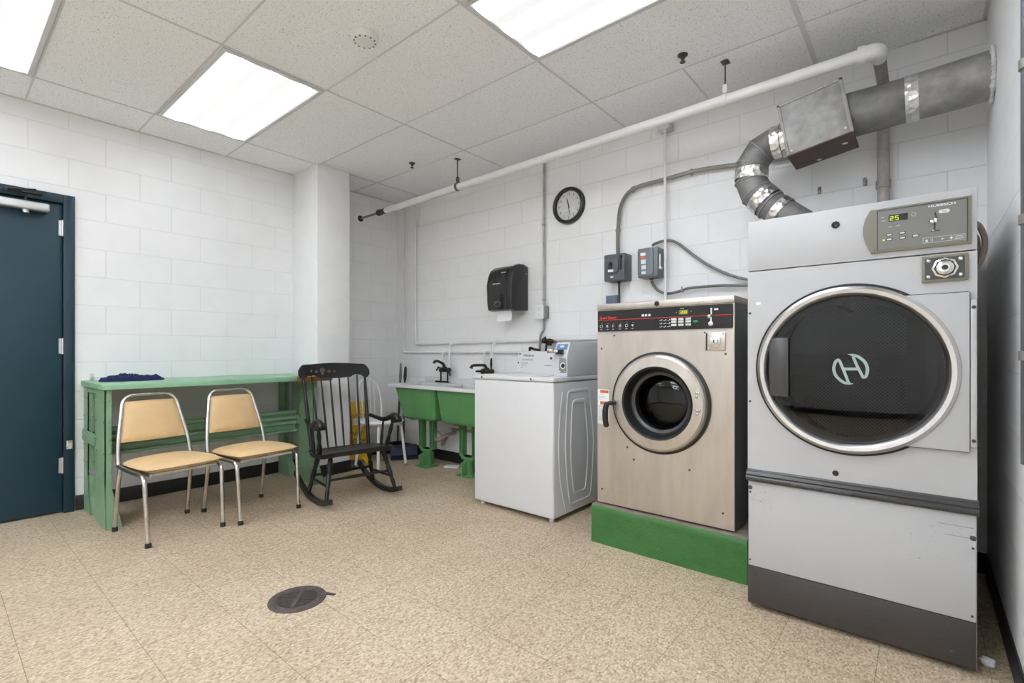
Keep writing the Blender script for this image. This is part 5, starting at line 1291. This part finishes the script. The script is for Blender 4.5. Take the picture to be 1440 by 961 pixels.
for (sx, sy) in ((1, 1), (1, -1), (-1, 1), (-1, -1)):
    b = B(); b.tube(fillet([(sx * .07, sy * .07, .415), (sx * .135, sy * .135, .412), (sx * .168, sy * .168, .015)], .04), .0135, 12); lg = build(b, 'leg', 'white_plastic', t, local=True)
    b = B(); b.lathe([(.016, 0), (.016, .02), (.0135, .024)], (sx * .169, sy * .169, 0), (0, 0, 1), 12); build(b, 'foot_cap', 'grey_plate', lg, local=True)

# ------------------------------------------------------------------ yellow wet floor sign
t = thing('wet_floor_sign', 'yellow folding wet floor sign beside the white column', 'sign', (-4.36, 2.77, 0), math.radians(-32))
for s in (1, -1):
    b = B()
    poly = [(-.14, 0), (-.09, 0), (-.07, .05), (.07, .05), (.09, 0), (.14, 0), (.115, .56), (.10, .60), (.05, .62), (-.05, .62), (-.10, .60), (-.115, .56)]
    b.prism(poly, (0, 0, 0), (0, 1, 0), UZ, .012, .002)
    b.xform(Matrix.Translation((s * .075, 0, 0)) @ Matrix.Rotation(-s * math.radians(6.2), 4, 'Y') @ Matrix.Translation((-.006, 0, 0)))
    o = build(b, 'panel', 'yellow', t, local=True)
    if s == 1:
        b = B(); ux_, uz_ = (0, 1, 0), (0, 0, 1)
        b.text('CAUTION', .052, (0, 0, .46), ux_, uz_, .001, .85, 'CENTER'); b.text('WET', .06, (0, 0, .28), ux_, uz_, .001, 1, 'CENTER'); b.text('FLOOR', .06, (0, 0, .21), ux_, uz_, .001, 1, 'CENTER')
        for k in range(3): b.box(0, .001, .01, .10, .12 + k * .025, .128 + k * .025)
        b.xform(Matrix.Translation((.075, 0, 0)) @ Matrix.Rotation(-math.radians(6.2), 4, 'Y') @ Matrix.Translation((.0066, 0, 0)))
        build(b, 'lettering', 'black', o, local=True)
        b = B(); b.box(0, .001, -.03, .03, .39, .45); b.xform(Matrix.Translation((.075, 0, 0)) @ Matrix.Rotation(-math.radians(6.2), 4, 'Y') @ Matrix.Translation((.0066, 0, 0))); build(b, 'label', 'tag', o, local=True)
# ------------------------------------------------------------------ dustpan and broom in the corner
t = thing('dustpan', 'dark blue long handled dustpan on the floor left of the sink', 'dustpan', (-4.22, 3.25, 0), math.radians(-35))
b = B(); b.prism([(-.02, .003), (.15, .003), (.15, .008), (.0, .02), (-.02, .10), (-.10, .115), (-.115, .10), (-.12, .003)], (0, .14, 0), (1, 0, 0), UZ, .28, .002); build(b, 'pan', 'blue_plastic', t, local=True)
b = B(); b.tube([(-.07, 0, .10), (-.10, 0, .55), (-.125, .02, .93)], .011, 10); hd = build(b, 'handle', 'black', t, local=True)
b = B(); b.tube([(-.116, .013, .80), (-.119, .015, .84), (-.125, .02, .93), (-.127, .021, .955)], [.012, .017, .015, .008], 10); build(b, 'grip', 'rubber', hd, local=True)
t = thing('broom', 'dark long handled broom leaning in the corner behind the dustpan', 'broom', (-4.49, 3.36, 0), math.radians(-10))
b = B(); b.prism([(-.13, .0), (.13, .0), (.10, .09), (-.10, .09)], (0, .0, .0), (0, 1, 0), UZ, .03); build(b, 'bristles', 'blue_plastic', t, local=True)
b = B(); b.box(-.004, .036, -.105, .105, .088, .125, .008); build(b, 'broom_head', 'black', t, local=True)
b = B(); b.tube([(.016, 0, .12), (.0, .03, .60), (-.02, .06, .98)], .010, 10); hd = build(b, 'handle', 'cable_black', t, local=True)
b = B(); b.tube([(-.008, .042, .76), (-.012, .048, .84), (-.0205, .061, .985)], [.0105, .015, .012], 10); build(b, 'grip', 'cable', hd, local=True)

# ------------------------------------------------------------------ floor drain and litter
t = thing('floor_drain', 'round dark iron floor drain set in the beige floor', 'drain', (-2.165, 1.075, 0))
R = .122
b = B(); b.ring([(.082, .001), (.086, .007), (R - .012, .008), (R, .004), (R, .0005), (.082, .0005)], (-2.165, 1.075, 0), (0, 0, 1), 48); build(b, 'collar', 'iron', t)
b = B(); b.lathe([(.082, .0004), (.082, .0010), (0, .0010)], (-2.165, 1.075, 0), (0, 0, 1), 40, caps=False); build(b, 'sump', 'black_base', t)
b = B()
aa = math.radians(46)
for k in range(-5, 6):
    u = k * .0145; h = math.sqrt(max(0, .083 ** 2 - u * u))
    b.box(-h, h, u - .0022, u + .0022, .0012, .0075, .0008, mtx=Matrix.Translation((-2.165, 1.075, 0)) @ Matrix.Rotation(aa, 4, 'Z'))
b.box(-.008, .008, -.082, .082, .0008, .0064, .001, mtx=Matrix.Translation((-2.165, 1.075, 0)) @ Matrix.Rotation(aa, 4, 'Z'))
build(b, 'grate', 'iron', t)
b = B()
for k in range(12):
    a = 2 * PI * k / 12 + .2; b.lathe([(.005, 0), (.004, .0015), (0, .002)], (-2.165 + .104 * math.cos(a), 1.075 + .104 * math.sin(a), .0075), (0, 0, 1), 8, caps=False)
build(b, 'rivets', 'dark_trim', t)
b = B(); b.prism([(0, 0), (.055, -.008), (.06, .004), (.01, .018)], (-2.118, 1.172, .0005), (.8, .6, 0), (-.6, .8, 0), .003); build(b, 'collar_tab', 'iron', t)
def crumple(name, c, r, label, flat=.5):
    b = B(); q = bmesh.ops.create_icosphere(b.bm, subdivisions=3, radius=r)
    for v in b.bm.verts:
        n = noise.noise(v.co * (1.6 / r)) * .45 + noise.noise(v.co * (4 / r)) * .25
        v.co *= (1 + n); v.co.z *= flat
    lo = min(v.co.z for v in b.bm.verts)
    b.xform(Matrix.Translation((c[0], c[1], -lo + .0005)))
    tag(build(b, name, 'paper', angle=15), label, 'paper')
crumple('crumpled_paper', (.175, 2.42), .022, 'crumpled white paper on the floor between dryer and right wall', .6)
b = B(); b.box(-.07, .07, -.045, .045, .0005, .012, .002, mtx=Matrix.Translation((-3.50, 3.27, 0)) @ Matrix.Rotation(.5, 4, 'Z')); tag(build(b, 'folded_paper', 'paper'), 'folded white paper lying on the floor under the sink', 'paper')

# ------------------------------------------------------------------ world, camera, render look
w = bpy.data.worlds.new('room_world'); scn.world = w; w.use_nodes = True
w.node_tree.nodes['Background'].inputs['Color'].default_value = (0.9, 0.92, 1, 1)
w.node_tree.nodes['Background'].inputs['Strength'].default_value = 0.05
cam = bpy.data.cameras.new('camera'); co = bpy.data.objects.new('camera', cam); col.objects.link(co)
co.location = (0, 0, 1.118); co.rotation_euler = (PI / 2, 0, math.radians(40.01))
cam.sensor_width = 36; cam.sensor_fit = 'HORIZONTAL'; cam.lens = 691 / 1440 * 36; cam.shift_y = 14.0 / 1440
cam.clip_start = .02; cam.clip_end = 50
scn.camera = co
vs = scn.view_settings
vs.view_transform = 'Standard'; vs.look = 'None'; vs.gamma = 1.0; vs.use_curve_mapping = False
vs.exposure = 0.22
